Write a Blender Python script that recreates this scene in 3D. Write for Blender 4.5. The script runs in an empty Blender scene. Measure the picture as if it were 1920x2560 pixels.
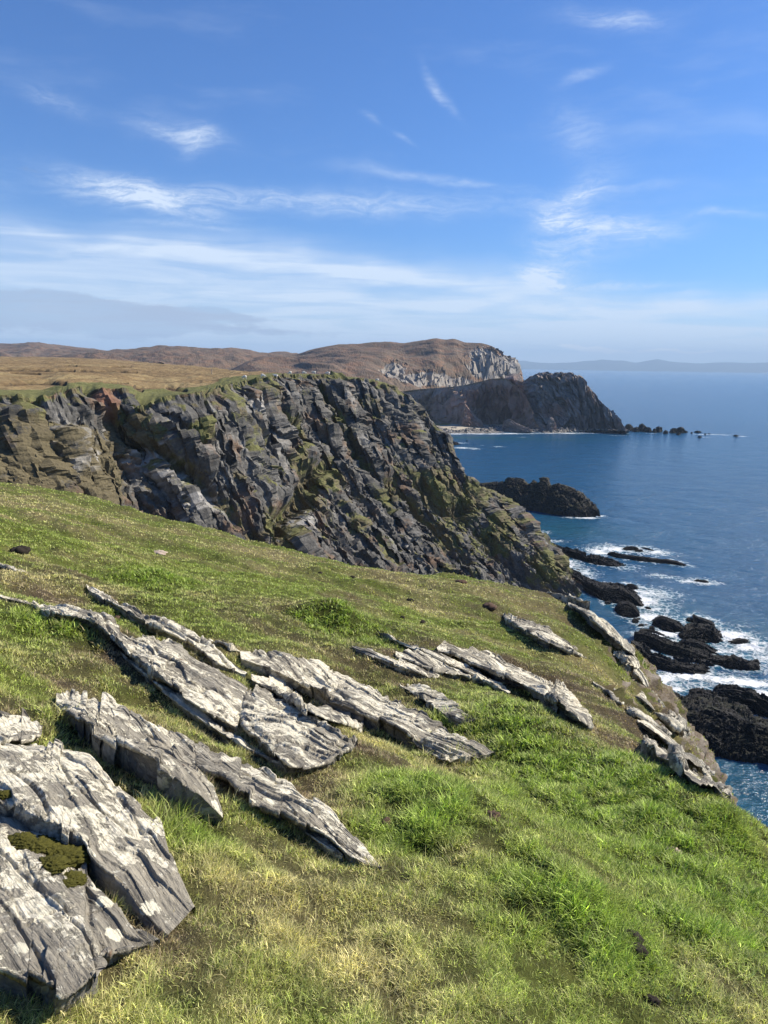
import bpy, math, random, time
import numpy as np
T0 = time.time()
random.seed(7); RNG = np.random.default_rng(11)
SC = bpy.context.scene
COL = SC.collection
R = math.radians

# ------------------------------------------------------------------ camera
EYE = 60.0
PITCH, ROLL, F = R(-10.83), R(0.9), 1923.0          # focal length in pixels of a 1920 x 2560 frame
cam_d = bpy.data.cameras.new('camera'); cam = bpy.data.objects.new('camera', cam_d); COL.objects.link(cam)
cam_d.sensor_fit = 'VERTICAL'; cam_d.sensor_height = 36; cam_d.sensor_width = 27; cam_d.lens = F / 2560 * 36
cam_d.clip_start = 0.1; cam_d.clip_end = 200000
cam.location = (0, 0, EYE)
import mathutils
MROT = mathutils.Matrix.Rotation(math.pi / 2 + PITCH, 3, 'X') @ mathutils.Matrix.Rotation(ROLL, 3, 'Z')
cam.rotation_euler = MROT.to_euler()
SC.camera = cam
MN = np.array(MROT)

def ray(px, py):
    return MN @ np.array([px - 960.0, 1280.0 - py, -F])
def at_y(px, py, Y):
    d = ray(px, py); return np.array([0, 0, EYE]) + d * (Y / d[1])
def at_z(px, py, z=0.0):
    d = ray(px, py); return np.array([0, 0, EYE]) + d * ((z - EYE) / d[2])
def at_r(px, py, r):
    d = ray(px, py); return np.array([0, 0, EYE]) + d * (r / math.hypot(d[0], d[1]))
def topx(P):
    q = (P - np.array([0, 0, EYE])) @ MN
    w = np.maximum(-q[..., 2], 1e-3)
    return 960 + F * q[..., 0] / w, 1280 - F * q[..., 1] / w
def azel(px, py):
    d = ray(px, py); return math.degrees(math.atan2(d[0], d[1])), math.degrees(math.atan2(d[2], math.hypot(d[0], d[1])))

# ------------------------------------------------------------------ sun, exposure
SUN_AZ, SUN_EL = R(69), R(37)                        # azimuth from +Y towards +X
sun_d = bpy.data.lights.new('sun', 'SUN'); sun = bpy.data.objects.new('sun', sun_d); COL.objects.link(sun)
sun_d.energy = 4.9; sun_d.angle = R(0.5); sun_d.color = (1.0, 0.91, 0.77)
SDIR = mathutils.Vector((math.sin(SUN_AZ) * math.cos(SUN_EL), math.cos(SUN_AZ) * math.cos(SUN_EL), math.sin(SUN_EL)))
sun.rotation_euler = (-SDIR).to_track_quat('-Z', 'Y').to_euler()
sun.location = (0, 0, 100)
SC.view_settings.view_transform = 'Standard'; SC.view_settings.look = 'None'
SC.view_settings.exposure = 0.66; SC.view_settings.gamma = 1.0; SC.view_settings.use_curve_mapping = False
SC.cycles.max_bounces = 6; SC.cycles.volume_bounces = 0; SC.cycles.use_denoising = True
SC.cycles.transparent_max_bounces = 6

# ------------------------------------------------------------------ node helper
class NG:
    def __init__(s, tree):
        s.t = tree; s.N = tree.nodes; s.L = tree.links
        for n in list(s.N): s.N.remove(n)
    def node(s, typ, ins=None, **props):
        n = s.N.new(typ)
        for k, v in props.items(): setattr(n, k, v)
        for k, v in (ins or {}).items(): s.put(n.inputs[k], v)
        return n
    def put(s, sock, v):
        if isinstance(v, bpy.types.NodeSocket): s.L.new(v, sock)
        elif isinstance(v, (tuple, list)) and len(v) == 3 and sock.type == 'RGBA': sock.default_value = (*v, 1)
        else: sock.default_value = v
    def m(s, op, a, b=0.0, c=0.0, clamp=False):
        n = s.node('ShaderNodeMath', {0: a, 1: b, 2: c}, operation=op); n.use_clamp = clamp; return n.outputs[0]
    def vm(s, op, a, b=(0, 0, 0)):
        n = s.node('ShaderNodeVectorMath', {0: a, 1: b}, operation=op); return n.outputs[0]
    def mixc(s, f, a, b, blend='MIX'):
        n = s.node('ShaderNodeMix', None, data_type='RGBA', blend_type=blend); n.clamp_factor = True
        s.put(n.inputs[0], f); s.put(n.inputs[6], a); s.put(n.inputs[7], b); return n.outputs[2]
    def noise(s, vec, scale=1.0, detail=4.0, rough=0.55, dist=0.0, col=False):
        n = s.node('ShaderNodeTexNoise', {'Vector': vec, 'Scale': scale, 'Detail': detail, 'Roughness': rough, 'Distortion': dist})
        return n.outputs[1 if col else 0]
    def voro(s, vec, scale, feature='F1', out='Distance', rand=1.0):
        n = s.node('ShaderNodeTexVoronoi', {'Vector': vec, 'Scale': scale, 'Randomness': rand}, feature=feature)
        return n.outputs[out]
    def ss(s, x, a, b):
        n = s.node('ShaderNodeMapRange', {'Value': x, 'From Min': a, 'From Max': b}, interpolation_type='SMOOTHSTEP'); return n.outputs[0]
    def ramp(s, f, stops):
        n = s.node('ShaderNodeValToRGB', {0: f}); e = n.color_ramp.elements
        while len(e) < len(stops): e.new(0.5)
        for i, (p, c) in enumerate(stops): e[i].position = p; e[i].color = (*c, 1) if len(c) == 3 else c
        return n.outputs[0]
    def map(s, vec, scale=(1, 1, 1), rot=(0, 0, 0), loc=(0, 0, 0)):
        return s.node('ShaderNodeMapping', {0: vec, 'Location': loc, 'Rotation': rot, 'Scale': scale}).outputs[0]
    def attr(s, name, out='Fac'):
        return s.node('ShaderNodeAttribute', None, attribute_name=name).outputs[out]
    def bump(s, h, strength=0.5, dist=0.1, normal=None):
        n = s.node('ShaderNodeBump', {'Height': h, 'Strength': strength, 'Distance': dist})
        if normal is not None: s.put(n.inputs['Normal'], normal)
        return n.outputs[0]
    def pos(s): return s.node('ShaderNodeNewGeometry').outputs['Position']

def material(name):
    m = bpy.data.materials.new(name); m.use_nodes = True
    g = NG(m.node_tree); out = g.node('ShaderNodeOutputMaterial')
    return m, g, out
def principled(g, out, col, rough=0.9, spec=0.3, normal=None, **kw):
    ins = {'Base Color': col, 'Roughness': rough, 'Specular IOR Level': spec}
    ins.update(kw)
    p = g.node('ShaderNodeBsdfPrincipled', ins)
    if normal is not None: g.put(p.inputs['Normal'], normal)
    g.L.new(p.outputs[0], out.inputs[0]); return p

# ------------------------------------------------------------------ sky: Nishita plus cirrus laid out by azimuth and elevation
W = bpy.data.worlds.new('World'); SC.world = W; W.use_nodes = True
g = NG(W.node_tree)
wout = g.node('ShaderNodeOutputWorld')
sky = g.node('ShaderNodeTexSky', None, sky_type='NISHITA')
sky.sun_disc = False; sky.sun_elevation = SUN_EL; sky.sun_rotation = SUN_AZ
sky.altitude = 60; sky.air_density = 1.0; sky.dust_density = 0.25; sky.ozone_density = 4.0
vec = g.node('ShaderNodeTexCoord').outputs['Generated']
sep = g.node('ShaderNodeSeparateXYZ', {0: vec})
AZ = g.m('MULTIPLY', g.m('ARCTAN2', sep.outputs[0], sep.outputs[1]), 57.29578)
EL = g.m('MULTIPLY', g.m('ARCSINE', sep.outputs[2]), 57.29578)
AE = g.node('ShaderNodeCombineXYZ', {0: AZ, 1: EL, 2: 0.0}).outputs[0]
warp = g.noise(AE, 0.16, 3, 0.5, col=True)
AEW = g.vm('ADD', AE, g.vm('MULTIPLY', g.vm('SUBTRACT', warp, (0.5, 0.5, 0.5)), (3.0, 2.0, 0)))
def cloud(px, py, wx, wy, rot, amp, power=1.0):
    a, e = azel(px, py); s = 1 / 33.5
    d = g.map(g.vm('SUBTRACT', AEW, (a, e, 0)), rot=(0, 0, R(-rot)))
    d = g.vm('MULTIPLY', d, (1 / (wx * s), 1 / (wy * s), 0))
    l = g.node('ShaderNodeVectorMath', {0: d, 1: d}, operation='DOT_PRODUCT').outputs['Value']
    return g.m('MULTIPLY', g.m('EXPONENT', g.m('MULTIPLY', l, -1.0)), amp)
def wsum(xs):
    r = xs[0]
    for x in xs[1:]: r = g.m('ADD', r, x)
    return r
wisp = wsum([cloud(*c) for c in [
    (445, 325, 85, 20, -8, 0.6), (490, 345, 35, 26, 35, .5), (130, 245, 70, 18, -10, .3),
    (1100, 225, 44, 8, -52, .6), (1530, 45, 90, 18, -6, .6), (1455, 190, 40, 10, 15, .45), (1440, 330, 60, 40, -35, .35),
    (330, 480, 140, 28, -8, 1.0), (430, 520, 110, 22, -12, .8), (760, 505, 420, 24, 0, .75), (1100, 450, 180, 9, -5, .45),
    (1440, 500, 80, 35, 35, .8), (1410, 545, 70, 24, -22, .95), (1560, 570, 120, 22, -4, .9), (1500, 610, 110, 30, 0, .45), (1400, 640, 80, 30, -20, .5),
    (1500, 480, 120, 7, 2, .4), (1800, 537, 90, 9, -4, .4), (1350, 692, 55, 22, -4, 2.2), (1500, 716, 170, 8, -1, .6),
    (450, 570, 120, 6, -1, .35), (1740, 735, 40, 6, 0, .3), (1010, 350, 18, 5, -20, .5), (925, 300, 18, 8, -35, .4)]])
band = wsum([cloud(*c) for c in [
    (150, 670, 700, 60, 0, .75), (800, 670, 600, 38, -5, .55), (1250, 760, 800, 22, -1, .7), (300, 760, 900, 40, 0, .45),
    (1700, 830, 500, 55, 0, .5), (200, 600, 500, 18, -4, .5), (900, 830, 1200, 50, 0, .35), (1000, 700, 350, 14, -4, .5), (1000,885,2000,75,0,1.25)]])
streak = g.noise(g.map(AE, (0.10, 1.1, 1), rot=(0, 0, R(2.5))), 1.0, 6, 0.62, 0.6)
fib = g.noise(g.map(AEW, (0.35, 1.6, 1), rot=(0, 0, R(10))), 1.0, 7, 0.66, 1.2)
fib2 = g.noise(g.map(AEW, (1.1, 2.2, 1), rot=(0, 0, R(-20))), 1.6, 6, 0.66, 0.8)
w1 = g.m('MULTIPLY', wisp, g.m('ADD', g.m('ADD', .16, g.m('MULTIPLY', g.ss(fib, 0.30, 0.75), .75)), g.m('MULTIPLY', g.ss(fib2, .4, .8), .35)))
w2 = g.m('MULTIPLY', band, g.m('ADD', 0.50, g.m('MULTIPLY', g.ss(streak, 0.30, 0.68), .6)))
veil = g.m('MULTIPLY', g.ss(g.noise(g.map(AEW, (.05, .22, 1), rot=(0, 0, R(-8))), 1.0, 5, .6), .5, .8), 0.22)
dens = g.m('ADD', g.m('ADD', w1, w2), veil, clamp=True)
dens = g.m('MULTIPLY', dens, g.ss(EL, -1.0, 0.2))
# low grey cloud bank on the left and small white cumuli over the far coast
lump = g.noise(g.map(AE, (0.55, 2.2, 1)), 1.0, 8, 0.68)
grey = wsum([cloud(*c) for c in [(0, 745, 300, 24, -2, 1.0), (300, 762, 200, 18, -3, .9), (520, 785, 130, 11, -3, .8), (100, 790, 420, 25, 0, .85), (60, 420, 100, 18, -12, .45), (600, 825, 420, 12, -1, .6), (200, 830, 300, 20, 0, .5)]])
greym = g.m('MULTIPLY', g.ss(g.m('ADD', grey, g.m('MULTIPLY', g.m('SUBTRACT', lump, .5), 1.6)), 0.30, 0.75), 0.62)
cum = wsum([cloud(*c) for c in [(1480, 866, 90, 9, 0, 1.15), (1660, 871, 60, 5, 0, .9), (1770, 874, 45, 4, 0, .8)]])
cumm = g.ss(g.m('ADD', cum, g.m('MULTIPLY', g.m('SUBTRACT', g.noise(g.map(AE, (1.5, 3, 1)), 1.0, 5, .6), .5), 1.3)), 0.4, 0.8)
skyc = g.mixc(1.0, sky.outputs[0], (0.51, 0.80, 1.20), 'MULTIPLY')
c1 = g.mixc(g.m('MULTIPLY', dens, .85), skyc, (7.0, 7.9, 9.1))
c2 = g.mixc(g.m('MULTIPLY', greym, g.m('ADD', .45, g.m('MULTIPLY', g.ss(streak, .35, .62), .6))), c1, (2.7, 3.3, 4.7))
c3 = g.mixc(g.m('MULTIPLY', cumm, .9), c2, (8.6, 8.9, 9.2))
bg = g.node('ShaderNodeBackground', {0: c3, 1: 0.078})
g.L.new(bg.outputs[0], wout.inputs[0])
W.cycles.sampling_method = 'MANUAL'; W.cycles.sample_map_resolution = 256

# ------------------------------------------------------------------ numpy noise
def _h(ix, iy, seed):
    h = (ix.astype(np.int64) * 374761393 + iy.astype(np.int64) * 668265263 + seed * 1274126177) & 0xffffffff
    h = ((h ^ (h >> 13)) * 1274126177) & 0xffffffff
    h = ((h ^ (h >> 16)) * 2246822519) & 0xffffffff
    return ((h ^ (h >> 15)) & 0xffffff) / float(0x1000000)
def gn(x, y, seed=0):
    x = np.asarray(x, float); y = np.asarray(y, float)
    x0 = np.floor(x); y0 = np.floor(y); fx = x - x0; fy = y - y0
    ux = fx * fx * fx * (fx * (fx * 6 - 15) + 10); uy = fy * fy * fy * (fy * (fy * 6 - 15) + 10)
    def c(i, j):
        a = _h(x0 + i, y0 + j, seed) * (2 * math.pi)
        return np.cos(a) * (fx - i) + np.sin(a) * (fy - j)
    a, b, cc, d = c(0, 0), c(1, 0), c(0, 1), c(1, 1)
    return ((a + (b - a) * ux) * (1 - uy) + (cc + (d - cc) * ux) * uy) * 1.5
def fbm(x, y, seed=0, octv=4, gain=0.5, lac=2.03):
    s = 0; a = 1
    for o in range(octv):
        s = s + a * gn(x * lac ** o + 17.3 * o, y * lac ** o - 9.1 * o, seed + o); a *= gain
    return s
def ridged(x, y, seed=0, octv=4):
    s = 0; a = 1
    for o in range(octv):
        s = s + a * (1 - 2 * np.abs(gn(x * 2.03 ** o + 7.7 * o, y * 2.03 ** o, seed + o))); a *= .5
    return s / 1.9
def cellp(x, y, seed=0, tilt=1.0, ty=1.0):
    """faceted blocks: each jittered cell is its own tilted plane"""
    x0 = np.floor(x); y0 = np.floor(y)
    best = np.full(np.shape(x), 9.0); val = np.zeros(np.shape(x)); sec = np.full(np.shape(x), 9.0)
    for i in (-1, 0, 1):
        for j in (-1, 0, 1):
            cx = x0 + i; cy = y0 + j
            dx = x - cx - _h(cx, cy, seed); dy = y - cy - _h(cx, cy, seed + 1)
            d = dx * dx + dy * dy
            v = _h(cx, cy, seed + 2) - .5 + tilt * ((_h(cx, cy, seed + 3) - .5) * dx + (_h(cx, cy, seed + 4) - .5) * dy * ty) * 1.6
            m = d < best
            sec = np.where(m, best, np.minimum(sec, d)); val = np.where(m, v, val); best = np.where(m, d, best)
    return val, np.sqrt(sec) - np.sqrt(best)
def sstep(x, a, b):
    t = np.clip((x - a) / (b - a), 0, 1); return t * t * (3 - 2 * t)
def pdist(px, py, pts):
    """distance to a polyline"""
    d = np.full(np.shape(px), 1e9)
    for (ax, ay), (bx, by) in zip(pts[:-1], pts[1:]):
        vx, vy = bx - ax, by - ay; l = vx * vx + vy * vy + 1e-9
        t = np.clip(((px - ax) * vx + (py - ay) * vy) / l, 0, 1)
        d = np.minimum(d, np.hypot(px - ax - t * vx, py - ay - t * vy))
    return d
def inpoly(px, py, pts):
    c = np.zeros(np.shape(px), bool); n = len(pts)
    for i in range(n):
        (ax, ay), (bx, by) = pts[i], pts[(i + 1) % n]
        if ay == by: continue
        m = ((ay > py) != (by > py)) & (px < (bx - ax) * (py - ay) / (by - ay) + ax)
        c ^= m
    return c

def blur(a, k):
    for ax in (0, 1):
        c = np.cumsum(np.concatenate([np.repeat(a.take([0], ax), k, ax), a, np.repeat(a.take([-1], ax), k, ax)], ax), ax)
        a = (np.take(c, np.arange(2 * k, c.shape[ax]), ax) - np.take(c, np.arange(0, c.shape[ax] - 2 * k), ax)) / (2 * k)
    return a

# ------------------------------------------------------------------ mesh helpers
def mesh_obj(name, V, quads=None, tris=None, mat=None, parent=None, smooth=True, attrs=None, uv=None, cols=None):
    me = bpy.data.meshes.new(name)
    V = np.asarray(V, np.float32).reshape(-1, 3)
    me.vertices.add(len(V)); me.vertices.foreach_set('co', V.ravel())
    idx = []; starts = []; s = 0
    if quads is not None and len(quads):
        idx.append(quads.ravel()); starts.append(s + 4 * np.arange(len(quads))); s += 4 * len(quads)
    if tris is not None and len(tris):
        idx.append(tris.ravel()); starts.append(s + 3 * np.arange(len(tris))); s += 3 * len(tris)
    idx = np.concatenate(idx).astype(np.int32); starts = np.concatenate(starts).astype(np.int32)
    me.loops.add(len(idx)); me.loops.foreach_set('vertex_index', idx)
    me.polygons.add(len(starts)); me.polygons.foreach_set('loop_start', starts)
    me.polygons.foreach_set('use_smooth', np.full(len(starts), smooth, bool))
    me.update(calc_edges=True)
    for k, a in (attrs or {}).items():
        at = me.attributes.new(k, 'FLOAT', 'POINT'); at.data.foreach_set('value', np.asarray(a, np.float32).ravel())
    if uv is not None:
        at = me.attributes.new('suv', 'FLOAT_VECTOR', 'POINT'); at.data.foreach_set('vector', np.asarray(uv, np.float32).ravel())
    if cols is not None:
        at = me.attributes.new('col', 'FLOAT_COLOR', 'POINT'); at.data.foreach_set('color', np.asarray(cols, np.float32).ravel())
    if mat: me.materials.append(mat)
    o = bpy.data.objects.new(name, me); COL.objects.link(o)
    if parent: o.parent = parent
    return o
def tag(o, label=None, cat=None, group=None, kind=None):
    if label: o['label'] = label
    if cat: o['category'] = cat
    if group: o['group'] = group
    if kind: o['kind'] = kind
    return o
def gridq(n, m, wrap=False):
    a = np.arange(n * m).reshape(n, m)
    if wrap: a = np.vstack([a, a[:1]])
    return np.stack([a[:-1, :-1], a[1:, :-1], a[1:, 1:], a[:-1, 1:]], -1).reshape(-1, 4)
def gnorm(P):
    N = np.cross(np.gradient(P, axis=0), np.gradient(P, axis=1))
    N /= np.linalg.norm(N, axis=-1, keepdims=True) + 1e-12
    if N[..., 2].mean() < 0: N = -N
    return N
def resample(pts, s, sn):
    """Catmull-Rom through stations pts at parameters s, sampled at sn"""
    pts = np.asarray(pts, float)
    k = np.clip(np.searchsorted(s, sn, side='right') - 1, 0, len(s) - 2)
    t = ((sn - s[k]) / (s[k + 1] - s[k] + 1e-9))[:, None]
    m = np.gradient(pts, s, axis=0) * 0.8
    h = (s[k + 1] - s[k])[:, None]
    p0, p1, m0, m1 = pts[k], pts[k + 1], m[k] * h, m[k + 1] * h
    return (2*t**3 - 3*t**2 + 1)*p0 + (t**3 - 2*t**2 + t)*m0 + (-2*t**3 + 3*t**2)*p1 + (t**3 - t**2)*m1
def loft_grid(L, C, Rr, nu, nl, nr, fL, fR, cmod=None):
    C = np.asarray(C, float)
    s = np.concatenate([[0], np.cumsum(np.linalg.norm(np.diff(C, axis=0), axis=1) + 1e-3)])
    sn = np.linspace(0, s[-1], nu)
    l, c, r = resample(L, s, sn), resample(C, s, sn), resample(Rr, s, sn)
    if cmod: o_ = cmod(c); c = c + o_; r = r + o_
    t = np.linspace(0, 1, nl + 1)[:-1]
    U = (sn / s[-1])[:, None]
    A = l[:, None] + (c - l)[:, None] * t[None, :, None]
    A[..., 2] = l[:, None, 2] + (c - l)[:, None, 2] * fL(t[None, :], U)
    t2 = np.linspace(0, 1, nr + 1)
    B = c[:, None] + (r - c)[:, None] * t2[None, :, None]
    B[..., 2] = r[:, None, 2] + (c - r)[:, None, 2] * fR(1 - t2[None, :], U)
    P = np.concatenate([A, B], 1)
    d = np.linalg.norm(np.diff(P, axis=1), axis=-1)
    v = np.concatenate([np.zeros((nu, 1)), np.cumsum(d, 1)], 1)
    v = v - v[:, nl:nl + 1]                         # v = 0 on the crest, negative on the near side
    u = np.repeat(sn[:, None], P.shape[1], 1)
    return P, u, v, nl

def zf(ox, oy, k): return lambda x, y: (ox + k * x, oy + k * y)
z1 = zf(0, 820, .5787); z2 = zf(960, 820, .5787); z3 = zf(1240, 1340, .4099); z4 = zf(0, 1400, .5787)
z5 = zf(700, 1400, .4822); z6 = zf(0, 1700, .5787); z7 = zf(960, 1800, .5787)
za = zf(860, 820, .2893); zb = zf(1280, 900, .3858); zc = zf(0, 840, .2893); zd = zf(480, 900, .2893)
ze = zf(900, 1180, .3496); zg = zf(1600, 1700, .1929)
def P2(f, lst): return [f(*p) for p in lst]

# ================================================================== THE NEAR HILLSIDE (height function)
EDGE = [(4.4, -60), (4.1, 0), (3.9, 4), (3.9, 7), (4.2, 9.5), (4.6, 12), (4.95, 14.5), (5.7, 17), (6.6, 19.2), (6.9, 22), (6.4, 24.5), (4, 26), (0, 27.5), (-8, 31.5), (-17, 37.5), (-30, 45), (-50, 53), (-100, 62), (-100, -60)]
def hill(x, y, detail=True):
    x = np.asarray(x, float); y = np.asarray(y, float)
    xs = np.where(x < -15, -15 + (x + 15) * .35, x)
    z = EYE - 1.65 - .216 * xs - .215 * y
    d = pdist(x, y, EDGE + EDGE[:1]); d = np.where(inpoly(x, y, EDGE), d, -d)
    d = d + .3 * gn(x * .35, y * .35, 5) + .08 * gn(x * 1.1, y * 1.1, 6)
    t = np.maximum(1.8 - d, 0); t1 = 5.5
    z = z - np.where(t < t1, .2 * t * t, .2 * t1 * t1 + 2.2 * (t - t1))
    r = np.hypot(x, y)
    k = np.clip(r / 4, .25, 1)
    q = x * .62 + y * .78; p = x * .78 - y * .62      # across / along the strike of the beds
    z = z + k * (.16 * gn(x * .22, y * .22, 1) + .09 * gn(x * .7, y * .7, 2) + .045 * gn(x * 1.7, y * 1.7, 12))
    z = z + .035 * gn(p * .9, q * 2.2, 3) * k
    terr = gn(p * .16 + 3, q * .75, 8); z = z + k * .11 * np.clip(terr * 1.6, -1, 1)
    if detail:
        z = z + .030 * gn(x * 2.8, y * 2.8, 4) + .020 * gn(x * 7, y * 7, 9)
    for (bx, by, rx, ry, ang, h) in HUMPS:
        c, s_ = math.cos(ang), math.sin(ang); dx = x - bx; dy = y - by
        a = (dx * c + dy * s_) / rx; b = (-dx * s_ + dy * c) / ry
        z = z + h * np.exp(-(a * a + b * b))
    return np.maximum(z, -2.5)
HUMPS = []
def hit(px, py, h=0.0):
    d = ray(px, py); d = d / math.hypot(d[0], d[1])
    rr = np.exp(np.linspace(math.log(.9), math.log(48), 800))
    X, Y, Z = d[0] * rr, d[1] * rr, EYE + d[2] * rr
    f = Z - (hill(X, Y, False) + h)
    k = np.argmax(f < 0)
    if f[k] >= 0: r = rr[np.argmin(f / rr)]
    elif k == 0: r = rr[0]
    else: r = rr[k - 1] + (rr[k] - rr[k - 1]) * f[k - 1] / (f[k - 1] - f[k])
    return np.array([d[0] * r, d[1] * r, EYE + d[2] * r])
_h = _h
def add_hump(px0, py0, px1, py1, width, h):
    a, b = hit(px0, py0), hit(px1, py1); c = (a + b) / 2; v = b - a
    HUMPS.append((c[0], c[1], math.hypot(v[0], v[1]) / 2 * .8, width, math.atan2(v[1], v[0]), h))
_hp = []
for a in [(745, 1520, 930, 1595, .45, .28), (340, 1430, 470, 1470, .5, .14), (1190, 1750, 1480, 1960, .55, .30), (1500, 1900, 1900, 2250, .6, .25),
          (1000, 1950, 1420, 2250, .40, .16), (1300, 2150, 1560, 2400, .25, .12), (960, 1440, 1240, 1470, 1.0, .10)]:
    c0 = list(HUMPS); HUMPS = []; add_hump(*a); _hp += HUMPS; HUMPS = c0
HUMPS = _hp + [(4.2, 21.5, 4.5, 5.5, 0.0, .75)]

# ------------------------------------------------------------------ what grows where
def blobw(px, py, r): q = hit(px, py); return (q[0], q[1], r)
HEATH = [blobw(*b) for b in [(330, 1640, .9), (420, 1690, .8), (230, 1560, .9), (150, 1500, .7), (500, 1780, .6), (760, 1560, 1.5), (1000, 1640, 1.2),
        (1260, 1680, 2.2), (1430, 1720, 2.2), (1250, 1520, 1.3), (1520, 1560, 2.2), (1620, 1700, 1.8), (1330, 1480, 2.), (930, 1900, .5), (450, 2330, .25), (1460, 1850, .9),
        (120, 1700, .4), (880, 1500, 1.0), (1560, 1800, 1.3), (1660, 1900, 1.0), (1600, 1700, 1.4), (1640, 1770, 1.2), (1700, 1850, .9), (1580, 1640, 1.4), (1720, 1920, .6), (1480, 1600, 1.5), (200, 1440, 1.2), (750, 1960, .5)]]
STRAW = [blobw(*b) for b in [(1200, 2150, .7), (1300, 2250, .6), (1000, 1980, .6), (1120, 1930, .7), (1060, 2300, .5), (1450, 2350, .6), (1600, 2420, .5), (600, 2350, .5), (560, 2200, .3),
        (1000, 1440, 3.), (700, 1400, 3.), (1250, 1480, 2.), (100, 1260, 4.), (60, 1450, 1.2), (1250, 2450, .5), (1700, 2300, .6), (1450, 1650, 1.5), (300, 2420, .3), (1000, 2400, .6), (800, 2250, .5), (1800, 2500, .4), (1700, 2060, .6)]]
LUSH = [blobw(*b) for b in [(1300, 1850, .9), (1430, 1930, .9), (1560, 2020, .9), (1680, 2120, .8), (1240, 1800, .7), (1050, 1980, .5), (1790, 1990, .3), (1612, 1665, .35), (1480, 2260, .35), (1560, 2350, .35), (1350, 2200, .35),
        (840, 1555, .8), (930, 1600, .5), (1000, 2060, .4), (380, 1440, 1.0), (130, 1560, .5), (1790, 2200, .6), (1750, 2320, .5), (200, 1830, .25), (420, 2060, .25), (1500, 1960, .6)]]
def blobs(x, y, L, k=1.0):
    s = 0
    for bx, by, r in L: s = np.maximum(s, np.exp(-((x - bx) ** 2 + (y - by) ** 2) / (r * r) * k))
    return s
def turf(x, y):
    n1 = fbm(x * .5, y * .5, 21, 3); n2 = fbm(x * 2.3, y * 2.3, 31, 3); q = x * .62 + y * .78; p = x * .78 - y * .62
    n3 = fbm(p * .5, q * 1.8, 41, 3)
    heath = np.clip(blobs(x, y, HEATH) * 1.25 + .45 * n2 + .35 * n3 - .58, 0, 1)
    straw = np.clip(.13 + .5 * n1 + .6 * n3 + .7 * blobs(x, y, STRAW), 0, 1)
    lush = np.clip(blobs(x, y, LUSH) * 1.3 + .5 * n2 - .25, 0, 1)
    straw = straw * (1 - .8 * lush); heath = heath * (1 - lush)
    return heath, straw, lush
def near_slab(x, y):
    s_ = np.zeros(np.shape(x))
    for poly in FOOT:
        pa = np.array(poly); b0 = pa.min(0) - .35; b1 = pa.max(0) + .35
        m = (x > b0[0]) & (x < b1[0]) & (y > b0[1]) & (y < b1[1])
        if m.any(): s_[m] = np.maximum(s_[m], np.exp(-pdist(x[m], y[m], poly + poly[:1]) / .12))
    return s_
FOOT = []
def turf_col(x, y, rnd):
    heath, straw, lush = turf(x, y)
    heath = np.clip(heath + near_slab(x, y) * np.clip(.5 + .9 * gn(x * 2, y * 2, 55), 0, 1) * .8 * (1 - .5 * lush), 0, 1)
    g_ = np.array([.175, .210, .045]); lu = np.array([.150, .196, .036]); st = np.array([.315, .275, .135]); he = np.array([.19, .145, .09])
    k = np.clip(straw + rnd * .35, 0, 1)[..., None]
    c = g_ * (1 - k) + st * k
    c = c * (1 - lush[..., None]) + lu * lush[..., None]
    hk = np.clip(heath + rnd * .25 * (heath > .05), 0, 1)[..., None]
    return c * (1 - hk) + he * hk, heath, straw, lush

# ------------------------------------------------------------------ materials: turf
def mat_turf_ground():
    m, g, out = material('turf_ground')
    p = g.pos(); c = g.attr('col', 'Color')
    n = g.noise(p, 9, 6, .7); n2 = g.noise(p, 45, 4, .7)
    c = g.mixc(1.0, c, g.ramp(n, [(.3, (.45, .45, .45)), (.7, (1.15, 1.1, 1.0))]), 'MULTIPLY')
    rock = g.ss(g.m('ADD', g.attr('steep'), g.m('MULTIPLY', g.m('SUBTRACT', g.noise(p, 1.1, 6, .7), .5), 1.6)), .5, .62)
    rc = g.ramp(g.noise(g.map(p, (.6, .6, 2.2), rot=(0, 0, R(-35))), 1.6, 9, .7), [(.36, (.05, .04, .03)), (.5, (.15, .12, .085)), (.66, (.26, .23, .19))])
    c = g.mixc(rock, c, rc)
    h = g.m('ADD', g.m('MULTIPLY', n, 1.0), g.m('MULTIPLY', n2, .5))
    principled(g, out, c, .95, .15, g.bump(h, .8, .05)); return m
def mat_blades(name='grass_blade'):
    m, g, out = material(name)
    c = g.attr('col', 'Color')
    d = g.node('ShaderNodeBsdfPrincipled', {'Base Color': c, 'Roughness': .55, 'Specular IOR Level': .35})
    t = g.node('ShaderNodeBsdfTranslucent', {0: g.mixc(1.0, c, (1.25, 1.35, .75), 'MULTIPLY')})
    mx = g.node('ShaderNodeMixShader', {0: .28, 1: d.outputs[0], 2: t.outputs[0]})
    g.L.new(mx.outputs[0], out.inputs[0]); return m
M_TURF = mat_turf_ground(); M_BLADE = mat_blades()

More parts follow.
